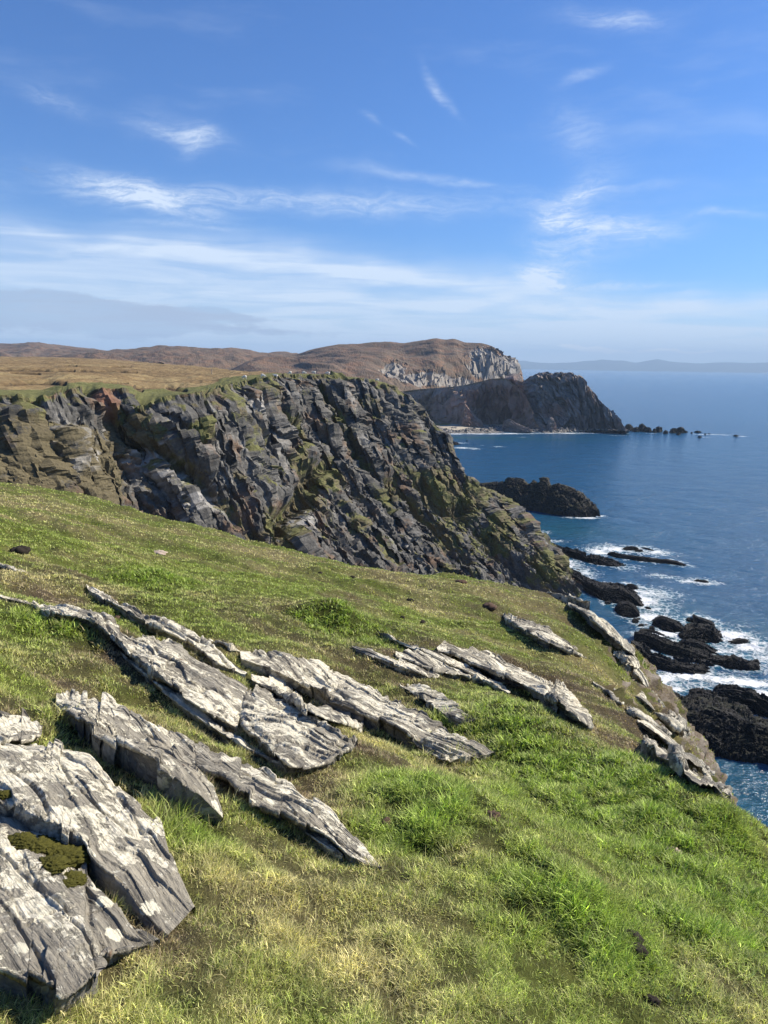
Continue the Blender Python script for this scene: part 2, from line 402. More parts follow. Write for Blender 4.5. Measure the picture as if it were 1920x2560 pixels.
# ================================================================== FOREGROUND ROCK SLABS
def mat_slab():
    m, g, out = material('lichen_schist')
    uv = g.attr('suv', 'Vector'); p = g.pos()
    st = g.map(uv, (1.1, 9, 9)); st2 = g.map(uv, (3, 34, 34)); 
    n1 = g.noise(st, 1.0, 8, .62, .5); n2 = g.noise(st2, 1.0, 6, .65, .3)
    base = g.ramp(n1, [(.28, (.085, .080, .070)), (.42, (.24, .225, .195)), (.56, (.38, .355, .30)), (.75, (.52, .49, .41))])
    base = g.mixc(g.m('MULTIPLY', g.ss(n2, .52, .30), .75), base, (.045, .046, .048))
    # lichen crusts: pale patches with ragged rims
    ln = g.noise(p, 1.3, 3, .5); lf = g.noise(p, 6.5, 9, .74, .4)
    lm = g.m('ADD', g.m('MULTIPLY', ln, .75), lf)
    lm = g.m('ADD', lm, g.m('MULTIPLY', g.m('SUBTRACT', n1, .5), .7))
    lich = g.ss(lm, .855, .895)
    lc_ = g.mixc(g.ss(g.noise(p, 28, 5, .7), .35, .6), (.50, .475, .385), (.84, .80, .68))
    base = g.mixc(g.m('MULTIPLY', lich, .9), base, lc_)
    sp = g.ss(g.noise(p, 26, 5, .7), .60, .64)
    base = g.mixc(g.m('MULTIPLY', sp, .7), base, (.62, .61, .54))
    dkm = g.ss(g.noise(g.map(uv, (2.2, 16, 16), loc=(2, 5, 1)), 1.0, 7, .7, .4), .56, .64)
    base = g.mixc(g.m('MULTIPLY', dkm, .5), base, (.06, .058, .055))
    rv = g.voro(g.vm('ADD', p, g.vm('MULTIPLY', g.noise(p, 14, 4, .7, col=True), (.07, .07, .07))), 7.5)
    rl = g.m('MULTIPLY', g.ss(rv, .27, .22), g.ss(g.noise(p, 1.1, 2, .5), .45, .55))
    base = g.mixc(g.m('MULTIPLY', rl, .9), base, (.74, .72, .60))
    base = g.mixc(1.0, base, (1.03, 1.0, .92), 'MULTIPLY')
    ochre = g.ss(g.noise(g.map(uv, (2, 6, 6), loc=(7, 3, 1)), 1.0, 5, .6), .64, .74)
    base = g.mixc(g.m('MULTIPLY', ochre, .5), base, (.26, .20, .085))
    rust = g.ss(g.noise(g.map(p, (1, 1, 1), loc=(3, 9, 4)), 6, 3, .6), .70, .76)
    base = g.mixc(g.m('MULTIPLY', rust, .7), base, (.20, .085, .035))
    face_shade = g.attr('dark'); base = g.mixc(g.m('MULTIPLY', face_shade, .6), base, (.075, .08, .088))  # painted shade: front faces tinted darker than the rock itself
    h = g.m('ADD', g.m('ADD', g.m('MULTIPLY', n1, 1.2), g.m('MULTIPLY', n2, .8)), g.m('ADD', g.m('MULTIPLY', lich, .25), g.m('MULTIPLY', g.noise(p, 60, 4, .7), .35)))
    principled(g, out, base, .85, .25, g.bump(h, 1.0, .035)); return m
M_SLAB = mat_slab()

def slab(label, f, Rp, Cp, Lp, hC, group='pale lichen covered rock slabs in the near turf', name='rock_outcrop', thick=1.0, hR=.02, seed=None, nu=260, rough=1.0):
    """Rp back edge, Cp front lip (raised hC metres), Lp foot of the front face; all in photo pixels through f"""
    k = len(Cp)
    hh = hC if hasattr(hC, '__len__') else [hC * (.25 if i in (0, k - 1) else 1) for i in range(k)]
    hh = [h_ * .54 for h_ in hh]
    seed = seed or (len(FOOT) * 13 + 101)
    C3, L3, R3 = [], [], []
    for i in range(k):
        c = hit(*f(*Cp[i]), h=hh[i]); l = hit(*f(*Lp[i])); r = hit(*f(*Rp[i]), h=hR)
        if l is None or r is None or c is None: raise RuntimeError(label)
        C3.append(c); R3.append(r)
        # the face must stand roughly under its lip, never behind it
        l = np.array(l); lim = c[:2] * 1.0
        v = l[:2] - lim; d = math.hypot(*v)
        if d > .45 * thick: l[:2] = lim + v * (.45 * thick / d); l[2] = hill(l[0], l[1], False)
        L3.append(l)
    C3, L3, R3 = map(np.array, (C3, L3, R3))
    L3[:, 2] -= .12; R3[:, 2] -= .10
    size = np.linalg.norm(C3[-1] - C3[0])
    wid = np.linalg.norm((R3 - C3)[:, :2], axis=1).max()
    nl = 26; nr = int(np.clip(wid / max(size, .1) * nu, 40, 170))
    fL = lambda t, U: 1 - (1 - t) ** 2.6
    fR = lambda t, U: np.sin(np.clip(t, 0, 1) * math.pi / 2) ** .8 if False else t ** .82
    P, u, v, kk = loft_grid(L3, C3, R3, nu, nl, nr, fL, fR)
    # the top rides on the lie of the ground, so no part of it sinks out of sight
    tb = np.linspace(0, 1, nr + 1)[None]
    hc_ = np.maximum(P[:, kk, 2] - hill(P[:, kk, 0], P[:, kk, 1], False), .03)[:, None]
    h0 = np.minimum(.055, hc_)
    P[:, kk:, 2] = hill(P[:, kk:, 0], P[:, kk:, 1], False) + h0 + (hc_ - h0) * (1 - tb) ** .85 - .16 * sstep(tb, .90, 1.0)
    N = gnorm(P)
    w = np.minimum(1, np.minimum(u / .12, (u.max() - u) / .12).clip(0, 1) * .9 + .1)
    ed = np.ones_like(u); ed[:, :3] = .3; ed[:, -3:] = .2
    sc = rough * min(1.0, .45 + .3 * wid)
    rd = float(np.linalg.norm(C3[:, :2], axis=1).mean()); sf = min(max(rd / 5.0, .75), 2.2)
    pw = (P[..., 0] * .73 - P[..., 1] * .68) / sf; qw = (P[..., 0] * .68 + P[..., 1] * .73 - .25 * P[..., 2]) / sf
    def saw(ph, sd):
        k_ = np.floor(ph); f_ = ph - k_
        return (1 - f_) * np.clip(.5 + 1.0 * gn(pw * 1.6 + k_ * 7.3, k_ * 3.7, sd), 0, 1.2)
    ph1 = qw * 6.5 + .7 * gn(pw * .8, qw * 1.8, seed) + .22 * gn(pw * 4, qw * 5, seed + 3) + pw * .4
    ph2 = qw * 27 + 1.1 * gn(pw * 1.4, qw * 3.0, seed + 1) + pw * 1.2
    blk, e1 = cellp(pw * 2.2 + .5 * gn(pw * 2, qw * 2, seed + 4), qw * 6.0 + .4 * gn(pw * 3, qw * 3, seed + 6), seed, 1.2)
    d = (saw(ph1, seed) * .026 + saw(ph2, seed + 1) * .0075 + blk * .026 + .011 * fbm(pw * 2.2, qw * 5, seed + 2, 5) + .004 * gn(pw * 22, qw * 60, seed + 5) - .02)
    crack = np.exp(-(np.abs(gn(pw * .8 + 5, qw * 3.4, seed + 9)) / .045) ** 2) * .035
    joint = np.exp(-(np.abs(gn(pw * 2.0, qw * .6 + 2, seed + 12)) / .02) ** 2) * .018
    d = blur((d - crack - joint), 1) * ed * w * sf * rough * .60 + .008 * (v > 0)
    N = N * .5 + np.array([0, 0, .6]); N[:, :nl] = gnorm(P)[:, :nl]
    # broken outline: the lip and the back edge step in and out
    wl = np.linalg.norm((P[:, -1] - P[:, kk])[:, :2], axis=1)[:, None] + 1e-3
    ac = (P[:, -1:] - P[:, kk:kk + 1]); ac[..., 2] = 0; ac /= wl[..., None]
    uu = u[:, 0] * 1.0
    s1, _ = cellp(uu * 2.2, uu * 0, seed + 21); s2, _ = cellp(uu * 6, uu * 0, seed + 22); s3, _ = cellp(uu * 2.0, uu * 0 + 5, seed + 23); s4, _ = cellp(uu * 5.0, uu * 0 + 5, seed + 24)
    offC = ((s1 * .10 + s2 * .04)[:, None] * np.minimum(wl, .8)) * np.where(v <= 0, 1, np.exp(-v / (.3 * wl)))
    offR = ((s3 * .20 + s4 * .10 + .10 * gn(uu * 9, uu * 0, seed + 25))[:, None] * np.minimum(wl, .8)) * np.clip(v / (v[:, -1:] + 1e-6), 0, 1) ** 2
    tap = np.minimum(1, np.minimum(u, u.max() - u) / .25)
    P = P + ac * ((offC + offR) * tap)[..., None]
    P = P + N * d[..., None]
    dark = np.zeros_like(u); dark[:, :nl] = 1 - (np.arange(nl) / nl)[None] ** 3  # shade put into the colour of the front face, deepest at its foot
    poly = [tuple(p[:2]) for p in L3] + [tuple(p[:2]) for p in R3[::-1]]
    FOOT.append(poly)
    # closed skirts down into the soil on every side
    n, m_ = u.shape; V = P.reshape(-1, 3)
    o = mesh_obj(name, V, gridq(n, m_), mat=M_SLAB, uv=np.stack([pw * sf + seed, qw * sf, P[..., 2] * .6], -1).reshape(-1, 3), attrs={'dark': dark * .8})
    return tag(o, label, 'rock', group, 'thing')
def sh(lst, dx, dy): return [(x + dx, y + dy) for x, y in lst]

slab('largest grey slab at the left edge with white lichen blotches and moss under its lip', z6,
     [(-200, 270), (0, 275), (220, 295), (400, 375), (560, 505), (690, 620), (765, 830), (850, 985)],
     [(-200, 470), (0, 505), (190, 590), (340, 660), (420, 770), (520, 870), (620, 1010), (725, 1120)],
     [(-200, 600), (0, 650), (180, 730), (330, 800), (400, 880), (490, 985), (590, 1075), (700, 1150)], [.22, .24, .24, .22, .2, .16, .1, .04], nu=420)
slab('white crusted lower slab in the bottom left corner under the mossy ledge', z6,
     [(-200, 560), (0, 600), (190, 660), (330, 740), (400, 830), (490, 960), (590, 1060), (690, 1140)],
     [(-200, 1220), (0, 1260), (110, 1300), (270, 1365), (400, 1270), (440, 1190), (545, 1170), (670, 1150)],
     [(-200, 1330), (0, 1345), (90, 1360), (265, 1400), (415, 1315), (450, 1215), (550, 1190), (680, 1165)], [.16, .16, .16, .16, .15, .1, .06, .03], nu=420)
slab('small flat grey slab at the left edge above the largest slab', z6,
     [(-250, 60), (-100, 90), (0, 118), (100, 160), (185, 200)],
     [(-250, 230), (-100, 250), (0, 262), (95, 262), (182, 232)],
     [(-250, 260), (-100, 275), (0, 282), (100, 278), (186, 242)], .14)
slab('thick slab with a dark overhung face casting a black shadow on the grass', z6,
     [(245, 75), (330, 68), (480, 110), (620, 180), (760, 255), (850, 400), (960, 590)],
     [(240, 100), (330, 165), (445, 245), (560, 310), (700, 375), (845, 475), (960, 600)],
     [(235, 150), (330, 230), (435, 345), (545, 400), (690, 490), (825, 560), (952, 612)], [.1, .24, .3, .3, .28, .2, .06], nu=360, thick=.8)
slab('long pale slab running from behind the overhung slab down to a pointed tip', z6,
     [(600, 160), (700, 220), (850, 290), (1000, 370), (1120, 390), (1240, 440), (1340, 520), (1455, 610), (1560, 715), (1648, 820)],
     [(610, 290), (740, 350), (870, 400), (1000, 450), (1050, 500), (1200, 560), (1330, 630), (1420, 680), (1510, 760), (1640, 828)],
     [(610, 300), (740, 365), (870, 420), (1000, 475), (1050, 530), (1200, 600), (1330, 670), (1420, 720), (1510, 790), (1640, 838)], [.06, .1, .1, .12, .14, .16, .16, .14, .1, .03], nu=400)
slab('thin low strip of pale rock under the pointed slab', z6,
     [(1250, 615), (1330, 645), (1410, 695), (1480, 770)], [(1252, 625), (1325, 665), (1400, 720), (1478, 778)],
     [(1254, 635), (1320, 680), (1395, 735), (1476, 786)], .06, nu=160)
slab('narrow pale rib of rock highest on the left between two strips of grass', z4,
     [(372, 108), (530, 190), (680, 262), (820, 305), (950, 395), (1068, 490)],
     [(378, 128), (525, 212), (660, 285), (800, 345), (930, 440), (1060, 500)],
     [(384, 148), (520, 232), (655, 308), (795, 368), (925, 465), (1055, 512)], .16, nu=320)
slab('low sliver of grey rock beside the dark knob left of the rounded slab', z4,
     [(900, 345), (960, 342), (1010, 370), (1055, 398)], [(905, 352), (960, 360), (1010, 385), (1050, 402)],
     [(910, 362), (960, 375), (1005, 398), (1045, 408)], .1, nu=120)
slab('broad streaky slab at left centre with many stepped bedding lines', z4,
     [(0, 155), (120, 180), (240, 208), (380, 220), (520, 300), (640, 340), (740, 350), (860, 425), (980, 500), (1075, 560)],
     [(0, 165), (120, 192), (230, 240), (390, 262), (520, 370), (640, 470), (760, 555), (850, 620), (940, 680), (1025, 725)],
     [(0, 172), (120, 200), (225, 250), (385, 275), (515, 385), (635, 488), (750, 572), (840, 640), (930, 700), (1020, 742)], [.03, .06, .12, .16, .2, .2, .2, .18, .16, .08], nu=460, rough=1.25)
slab('broad dark streaked slab right of the crack, its lower edge in the turf', z4,
     [(1070, 560), (1130, 568), (1220, 600), (1350, 680), (1460, 730), (1545, 782)],
     [(1030, 680), (1080, 745), (1150, 800), (1260, 885), (1400, 868), (1535, 800)],
     [(1022, 695), (1075, 765), (1145, 820), (1258, 905), (1400, 885), (1538, 812)], [.05, .16, .18, .14, .1, .04], nu=320, rough=1.2)
slab('thin brown stained strip of rock along the foot of the broad streaky slab', z4,
     [(520, 400), (640, 485), (760, 575), (900, 680), (1060, 780), (1245, 898)],
     [(520, 408), (636, 505), (752, 605), (892, 712), (1052, 806), (1240, 904)],
     [(520, 416), (632, 518), (746, 622), (884, 728), (1046, 822), (1236, 912)], .09, nu=320)
slab('long rounded slab in the centre, pale on top, grassy pit at its upper end', lambda x, y: (x, y),
     [(600, 1636), (660, 1630), (740, 1645), (850, 1672), (935, 1710), (1000, 1750), (1080, 1785), (1150, 1840), (1238, 1884)],
     [(602, 1648), (680, 1675), (762, 1712), (830, 1752), (900, 1785), (970, 1815), (1035, 1850), (1100, 1890), (1225, 1888)],
     [(604, 1660), (680, 1700), (765, 1735), (832, 1785), (898, 1812), (966, 1836), (1030, 1872), (1095, 1908), (1222, 1896)], [.1, .22, .24, .24, .22, .2, .16, .12, .04], nu=440, thick=.9)
slab('low pale tongue of rock below the long rounded slab', z5,
     [(560, 800), (700, 860), (820, 930), (945, 1040)], [(562, 830), (690, 895), (800, 965), (940, 1050)],
     [(562, 842), (688, 908), (795, 980), (936, 1058)], .07, nu=180)
slab('slim rounded rib of rock left of the long rounded slab', z4,
     [(1085, 505), (1180, 508), (1290, 560), (1380, 630), (1480, 655), (1560, 722)],
     [(1088, 522), (1175, 565), (1262, 615), (1370, 672), (1460, 705), (1555, 730)],
     [(1090, 545), (1168, 595), (1252, 640), (1362, 700), (1455, 722), (1550, 738)], [.1, .2, .2, .2, .1, .04], nu=260)
slab('long thin rib of rock highest in the middle of the slope', z5,
     [(512, 370), (650, 428), (800, 480), (930, 530), (1060, 590), (1195, 690)],
     [(516, 380), (648, 445), (790, 502), (920, 560), (1050, 622), (1188, 697)],
     [(520, 388), (646, 458), (785, 518), (915, 578), (1045, 642), (1184, 704)], .14, nu=300)
slab('dark layered rock with a black gap, left of the long thin rib', z5,
     [(600, 478), (720, 482), (840, 520), (960, 570), (1080, 625)],
     [(598, 500), (700, 535), (810, 570), (940, 600), (1075, 640)],
     [(600, 520), (698, 558), (805, 595), (935, 620), (1070, 652)], .15, nu=220)
slab('lowest grey layer of rock beneath the black gap', z5,
     [(370, 445), (480, 478), (600, 520), (720, 562), (830, 598)], [(376, 460), (480, 502), (600, 552), (715, 592), (826, 608)],
     [(380, 470), (478, 518), (596, 568), (712, 604), (822, 616)], .1, nu=220)
slab('big pale slab right of the centre bending down to a blunt tip', z5,
     [(812, 462), (900, 452), (1040, 468), (1150, 480), (1210, 530), (1300, 585), (1400, 640), (1520, 710), (1580, 790), (1618, 862)],
     [(820, 475), (900, 492), (985, 535), (1100, 580), (1200, 620), (1330, 680), (1420, 735), (1490, 785), (1560, 835), (1612, 868)],
     [(822, 482), (900, 505), (980, 552), (1095, 602), (1195, 645), (1322, 705), (1412, 760), (1480, 810), (1550, 858), (1606, 876)], [.08, .16, .22, .26, .26, .26, .24, .24, .2, .06], nu=440)
slab('grey lichened slab on the upper right of the slope, grass on both sides', z5,
     [(1155, 283), (1250, 298), (1350, 330), (1430, 378), (1510, 440), (1592, 505)],
     [(1162, 300), (1240, 352), (1330, 400), (1420, 440), (1500, 478), (1588, 510)],
     [(1164, 312), (1238, 368), (1326, 420), (1415, 460), (1496, 492), (1584, 516)], [.1, .25, .3, .25, .15, .05], nu=280)
slab('pale fractured strip half sunk in the turf between the two long slabs', z5,
     [(620, 640), (700, 648), (860, 728), (950, 778), (1025, 830)], [(622, 662), (740, 728), (850, 790), (930, 835), (1020, 838)],
     [(624, 672), (738, 742), (846, 806), (926, 848), (1016, 846)], .07, nu=240)
slab('small pale sliver of rock crossing the left edge high on the slope', z4,
     [(-60, 0), (0, 18), (60, 38), (125, 56)], [(-60, 12), (0, 28), (60, 46), (122, 58)], [(-60, 18), (0, 34), (58, 52), (120, 62)], .07, nu=120)
slab('big lichened boulder slab hanging on the cliff edge above the reefs', z3,
     [(440, 412), (520, 402), (610, 412), (700, 445), (780, 510), (830, 590), (848, 700)],
     [(442, 425), (520, 460), (600, 520), (660, 575), (720, 630), (790, 690), (846, 735)],
     [(446, 440), (522, 490), (598, 560), (655, 618), (715, 668), (785, 712), (844, 745)], [.2, .5, .8, .8, .7, .5, .2], nu=240, thick=2.5)
slab('low lichened rocks on the turf skyline beside the reef', z3,
     [(305, 330), (370, 318), (440, 335), (500, 365), (575, 392)], [(308, 345), (370, 350), (440, 365), (500, 385), (572, 398)],
     [(310, 352), (370, 362), (440, 376), (500, 396), (570, 404)], .3, nu=140, thick=1.2)
for lab_, r_, c_, l_, h_ in [('upper fractured rib of the outcrop at the cliff brink on the right', [(930, 930), (990, 970), (1035, 1030), (1055, 1065)], [(915, 960), (965, 1005), (1010, 1050), (1050, 1080)], [(910, 975), (958, 1022), (1004, 1066), (1046, 1090)], .3),
        ('longest fractured rib at the cliff brink, pale along its crest', [(960, 1040), (1050, 1085), (1130, 1150), (1172, 1225), (1186, 1290)], [(950, 1065), (1030, 1120), (1105, 1185), (1155, 1250), (1184, 1300)], [(945, 1080), (1022, 1140), (1096, 1208), (1148, 1272), (1180, 1312)], .32),
        ('lower fractured rib at the cliff brink half covered by heather', [(870, 1105), (950, 1155), (1040, 1215), (1110, 1275), (1180, 1325)], [(862, 1125), (940, 1180), (1025, 1240), (1095, 1298), (1172, 1336)], [(858, 1138), (934, 1195), (1018, 1256), (1088, 1315), (1168, 1346)], .22),
        ('small fractured rib lowest at the cliff brink, above the green tuft', [(1030, 1320), (1090, 1360), (1150, 1400), (1200, 1430)], [(1028, 1338), (1082, 1382), (1142, 1420), (1196, 1442)], [(1026, 1350), (1078, 1396), (1136, 1434), (1192, 1450)], .16)]:
    slab(lab_, z3, r_, c_, l_, h_, rough=1.5, nu=200, group='fractured rock ribs at the cliff brink')
for lab_, r_, c_, l_, h_ in [('weathered brown rock step just below the boulder slab', [(850, 800), (890, 830), (925, 880), (935, 930)], [(835, 830), (870, 865), (905, 910), (928, 945)], [(832, 842), (866, 880), (900, 926), (925, 955)], .3),
        ('thin rock step in the heath above the fractured ribs', [(860, 950), (910, 965), (960, 1010), (985, 1050)], [(852, 975), (900, 1000), (945, 1040), (980, 1066)], [(850, 985), (896, 1014), (940, 1056), (976, 1078)], .2),
        ('rock step between the heather and the longest fractured rib', [(800, 1040), (870, 1060), (930, 1100), (990, 1150)], [(796, 1062), (860, 1090), (920, 1130), (982, 1165)], [(792, 1074), (856, 1104), (914, 1146), (978, 1176)], .16),
        ('pale cracked ledge at the very edge, right of the longest rib', [(1060, 1050), (1110, 1085), (1150, 1140), (1180, 1200)], [(1048, 1080), (1095, 1120), (1140, 1170), (1174, 1215)], [(1045, 1092), (1090, 1136), (1134, 1186), (1170, 1228)], .3),
        ('small brown ledge under the little pale rock on the brink', [(720, 700), (760, 705), (800, 740), (830, 790)], [(715, 722), (752, 735), (790, 770), (826, 802)], [(712, 732), (748, 748), (785, 784), (822, 812)], .22)]:
    slab(lab_, z3, r_, c_, l_, h_, rough=1.5, nu=160, group='fractured rock ribs at the cliff brink')
slab('small broken rock band in the heath, left of the brink outcrop', z3,
     [(590, 890), (680, 920), (760, 990), (830, 1050)], [(592, 905), (672, 950), (748, 1015), (822, 1060)],
     [(594, 914), (668, 962), (744, 1026), (818, 1068)], .08, nu=160, rough=1.5)
slab('little pale rock on the brink above the black reefs', z3,
     [(745, 728), (800, 722), (850, 755), (878, 800)], [(750, 750), (800, 775), (845, 798), (872, 812)],
     [(752, 762), (800, 790), (842, 812), (868, 822)], .25, nu=120)
slab('pale shelf of rock at the brink in the lower right', zg,
     [(380, 1000), (450, 1010), (540, 1100), (600, 1180)], [(385, 1040), (450, 1100), (530, 1190), (585, 1240)],
     [(390, 1060), (450, 1125), (526, 1210), (580, 1256)], .08, nu=120, rough=1.6)
print('slabs', round(time.time() - T0, 1))

# ------------------------------------------------------------------ near hillside mesh (polar sheet round the camera)
az = np.concatenate([np.radians(np.linspace(-42, 42, 620)), np.radians(np.linspace(42, 318, 150))[1:-1]])
rr = np.concatenate([[0.02], np.exp(np.linspace(math.log(.35), math.log(150), 620))])
A, RR = np.meshgrid(az, rr, indexing='ij')
X, Y = np.sin(A) * RR, np.cos(A) * RR
Zh = hill(X, Y)
P = np.stack([X, Y, Zh], -1)
N = gnorm(P); steep = 1 - np.abs(N[..., 2])
# craggy breaks on the steep seaward side
qa = X * .35 + Y; cr, _ = cellp(qa * 1.1 + .5 * gn(X, Zh, 1), (Zh - .5 * Y) * 1.6, 61); cr2, _ = cellp(qa * 3.1, (Zh - .5 * Y) * 4.6, 71); cr3, _ = cellp(qa * 8, Zh * 11, 72)
P = P + N * (sstep(steep, .18, .40) * (.3 * fbm(qa * .8, Zh * 1.2, 73, 4) + cr * .12 + cr2 * .12 + cr3 * .05) * np.clip(RR / 12, 0, 1))[..., None]
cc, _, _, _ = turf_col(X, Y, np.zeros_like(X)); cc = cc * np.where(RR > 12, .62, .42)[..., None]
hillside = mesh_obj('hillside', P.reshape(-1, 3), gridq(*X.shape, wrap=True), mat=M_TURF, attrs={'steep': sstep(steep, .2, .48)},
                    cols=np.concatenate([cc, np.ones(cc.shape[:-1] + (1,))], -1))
tag(hillside, kind='structure')
print('hillside', round(time.time() - T0, 1))

# ================================================================== GRASS
def ground_pts(n, rmin, rmax, amin, amax, expo):
    """random points; density falls off with distance as r^-(expo+1)"""
    u = RNG.random(n)
    r = (rmin ** (1 - expo) + u * (rmax ** (1 - expo) - rmin ** (1 - expo))) ** (1 / (1 - expo))
    a = np.radians(RNG.uniform(amin, amax, n))
    return np.sin(a) * r, np.cos(a) * r, r
def clear_of_rocks(x, y):
    ok = np.ones(len(x), bool)
    jx = RNG.normal(0, .025, len(x)); jy = RNG.normal(0, .025, len(x)); x = x + jx; y = y + jy
    for poly in FOOT:
        pa = np.array(poly); b0 = pa.min(0); b1 = pa.max(0)
        m = (x > b0[0]) & (x < b1[0]) & (y > b0[1]) & (y < b1[1])
        if m.any():
            idx = np.where(m)[0]; ok[idx[inpoly(x[idx], y[idx], poly)]] = False
    return ok
def blades(name, x, y, r, lmul, wmul, straw_add=0.0, zz=None):
    n = len(x)
    z = hill(x, y) if zz is None else zz
    rnd = RNG.normal(0, 1, n)
    c, heath, straw, lush = turf_col(x, y, rnd * np.clip(.85 - .035 * r, .3, .8) + straw_add)
    bright = np.exp(RNG.normal(0.02, 1, n) * np.clip(.56 - .026 * r, .2, .5)) * np.clip(1 + .35 * gn(x * 7, y * 7, 78), .5, 1.6); c = c * bright[:, None] * 1.95
    ln = (.024 + .024 * RNG.random(n) + .042 * lush * (.4 + RNG.random(n)) + .010 * straw) * (1 - .4 * heath) * lmul * .82
    ln = ln * (1 + r * .012)
    w = np.clip(r * .00085, .0022, .03) * wmul * (1 + .5 * lush)
    tuft = gn(x * 5, y * 5, 77); ln = ln * (1 + .75 * tuft)
    a = RNG.uniform(0, 2 * math.pi, n)
    lean = np.abs(RNG.normal(.85, .5, n))
    # blades lean downslope and with the wind, away from the sea
    dx = np.cos(a) * lean + .18; dy = np.sin(a) * lean + .05
    base = np.stack([x, y, z - .006], 1)
    dirv = np.stack([dx, dy, np.ones(n)], 1); dirv /= np.linalg.norm(dirv, axis=1, keepdims=True)
    dir2 = np.stack([dx * 2.6, dy * 2.6, np.full(n, .75)], 1); dir2 /= np.linalg.norm(dir2, axis=1, keepdims=True)
    b = a + RNG.uniform(-.6, .6, n) + math.pi / 2
    side = np.stack([np.cos(b), np.sin(b), 0 * b], 1) * (w / 2)[:, None]
    mid = base + dirv * (ln * .55)[:, None]
    tip = mid + dir2 * (ln * .5)[:, None]
    V = np.stack([base - side, base + side, mid + side * .75, mid - side * .75, tip], 1)
    i0 = np.arange(n)[:, None] * 5
    q = i0 + np.array([[0, 1, 2, 3]]); t = i0 + np.array([[3, 2, 4]])
    cv = np.repeat(np.concatenate([c, np.ones((n, 1))], 1)[:, None], 5, 1)
    return V.reshape(-1, 3), q, t, cv.reshape(-1, 4)
def grass(name, specs):
    Vs, Qs, Ts, Cs = [], [], [], []; off = 0
    # longer tufts that lap over the edges of every slab
    ex_, ey_ = [], []
    for poly in FOOT:
        pa = np.array(poly + poly[:1])
        for a_, b_ in zip(pa[:-1], pa[1:]):
            l_ = np.linalg.norm(b_ - a_); rd = np.linalg.norm(a_); n_ = int(l_ * 1900 / max(rd, 2.0) ** .9)
            t_ = RNG.random(n_)[:, None]; q_ = a_ + (b_ - a_) * t_ + RNG.normal(0, .022 + .004 * rd, (n_, 2))
            keep = gn(q_[:, 0] * 3, q_[:, 1] * 3, 88) > -.15
            ex_.append(q_[keep, 0]); ey_.append(q_[keep, 1])
    ex_, ey_ = np.concatenate(ex_), np.concatenate(ey_)
    V, q, t, c = blades(name, ex_, ey_, np.hypot(ex_, ey_), 1.7, 1.0, .5); Vs.append(V); Qs.append(q); Ts.append(t); Cs.append(c); off += len(V)
    # heather and grass hanging over the brink
    E_ = np.array(EDGE[2:15]); seg = np.linalg.norm(np.diff(E_, axis=0), axis=1); k_ = RNG.choice(len(seg), 90000, p=seg / seg.sum()); bpy.context.view_layer.update()
    t_ = RNG.random(90000)[:, None]; q_ = E_[k_] + (E_[k_ + 1] - E_[k_]) * t_; v_ = (E_[k_ + 1] - E_[k_]) / seg[k_][:, None]
    q_ = q_ + np.stack([v_[:, 1], -v_[:, 0]], 1) * RNG.uniform(-1.2, 4.2, 90000)[:, None]
    keep = (gn(q_[:, 0] * 1.3, q_[:, 1] * 1.3, 89) > -.25) & clear_of_rocks(q_[:, 0], q_[:, 1]); q_ = q_[keep]; zz = np.full(len(q_), -99.0)
    for i_, (a_, b_) in enumerate(q_):
        ok_, loc_, _n, _i = hillside.ray_cast((a_, b_, 75.0), (0, 0, -1))
        if ok_: zz[i_] = loc_[2]
    m_ = zz > 20; q_ = q_[m_]; zz = zz[m_]
    V, q, t, c = blades(name, q_[:, 0], q_[:, 1], np.hypot(q_[:, 0], q_[:, 1]), 1.4, 1.4, .4, zz=zz); Vs.append(V); Qs.append(q + off); Ts.append(t + off); Cs.append(c); off += len(V)
    for (n, r0, r1, a0, a1, ex, lm, wm, sa) in specs:
        x, y, r = ground_pts(n, r0, r1, a0, a1, ex)
        ok = clear_of_rocks(x, y); d = np.where(inpoly(x, y, EDGE), pdist(x, y, EDGE), -pdist(x, y, EDGE)); ok &= d > -2.5
        he, _, _ = turf(x, y); ok &= RNG.random(len(x)) > he * .12
        gap = gn(x * 6, y * 6, 79) + .8 * gn(x * 15, y * 15, 80); ok &= RNG.random(len(x)) < np.clip(.75 + 1.3 * gap, .12, 1)
        x, y, r = x[ok], y[ok], r[ok]
        V, q, t, c = blades(name, x, y, r, lm, wm, sa)
        Vs.append(V); Qs.append(q + off); Ts.append(t + off); Cs.append(c); off += len(V)
    return mesh_obj(name, np.concatenate(Vs), np.concatenate(Qs), np.concatenate(Ts), mat=M_BLADE, cols=np.concatenate(Cs), smooth=True)
GQ = 1.0
gr = grass('grass', [
    (int(520000 * GQ), 1.3, 5.5, -36, 38, .75, 1.0, 1.0, 0.0),
    (int(520000 * GQ), 5.0, 16, -36, 38, .9, 1.0, 1.15, 0.0),
    (int(290000 * GQ), 14, 48, -36, 38, 1.01, 1.0, 1.3, 0.0),
    (int(26000 * GQ), 1.3, 12, -36, 38, .9, 1.7, .7, 1.2),
    (int(90000 * GQ), .9, 12, -62, -34, .8, 1.0, 1.5, 0.0), (int(60000 * GQ), .9, 9, 38, 60, .8, 1.0, 1.5, 0.0)])
tag(gr, 'short green and straw coloured grass covering the near slope', 'grass', kind='stuff')
print('grass', round(time.time() - T0, 1))

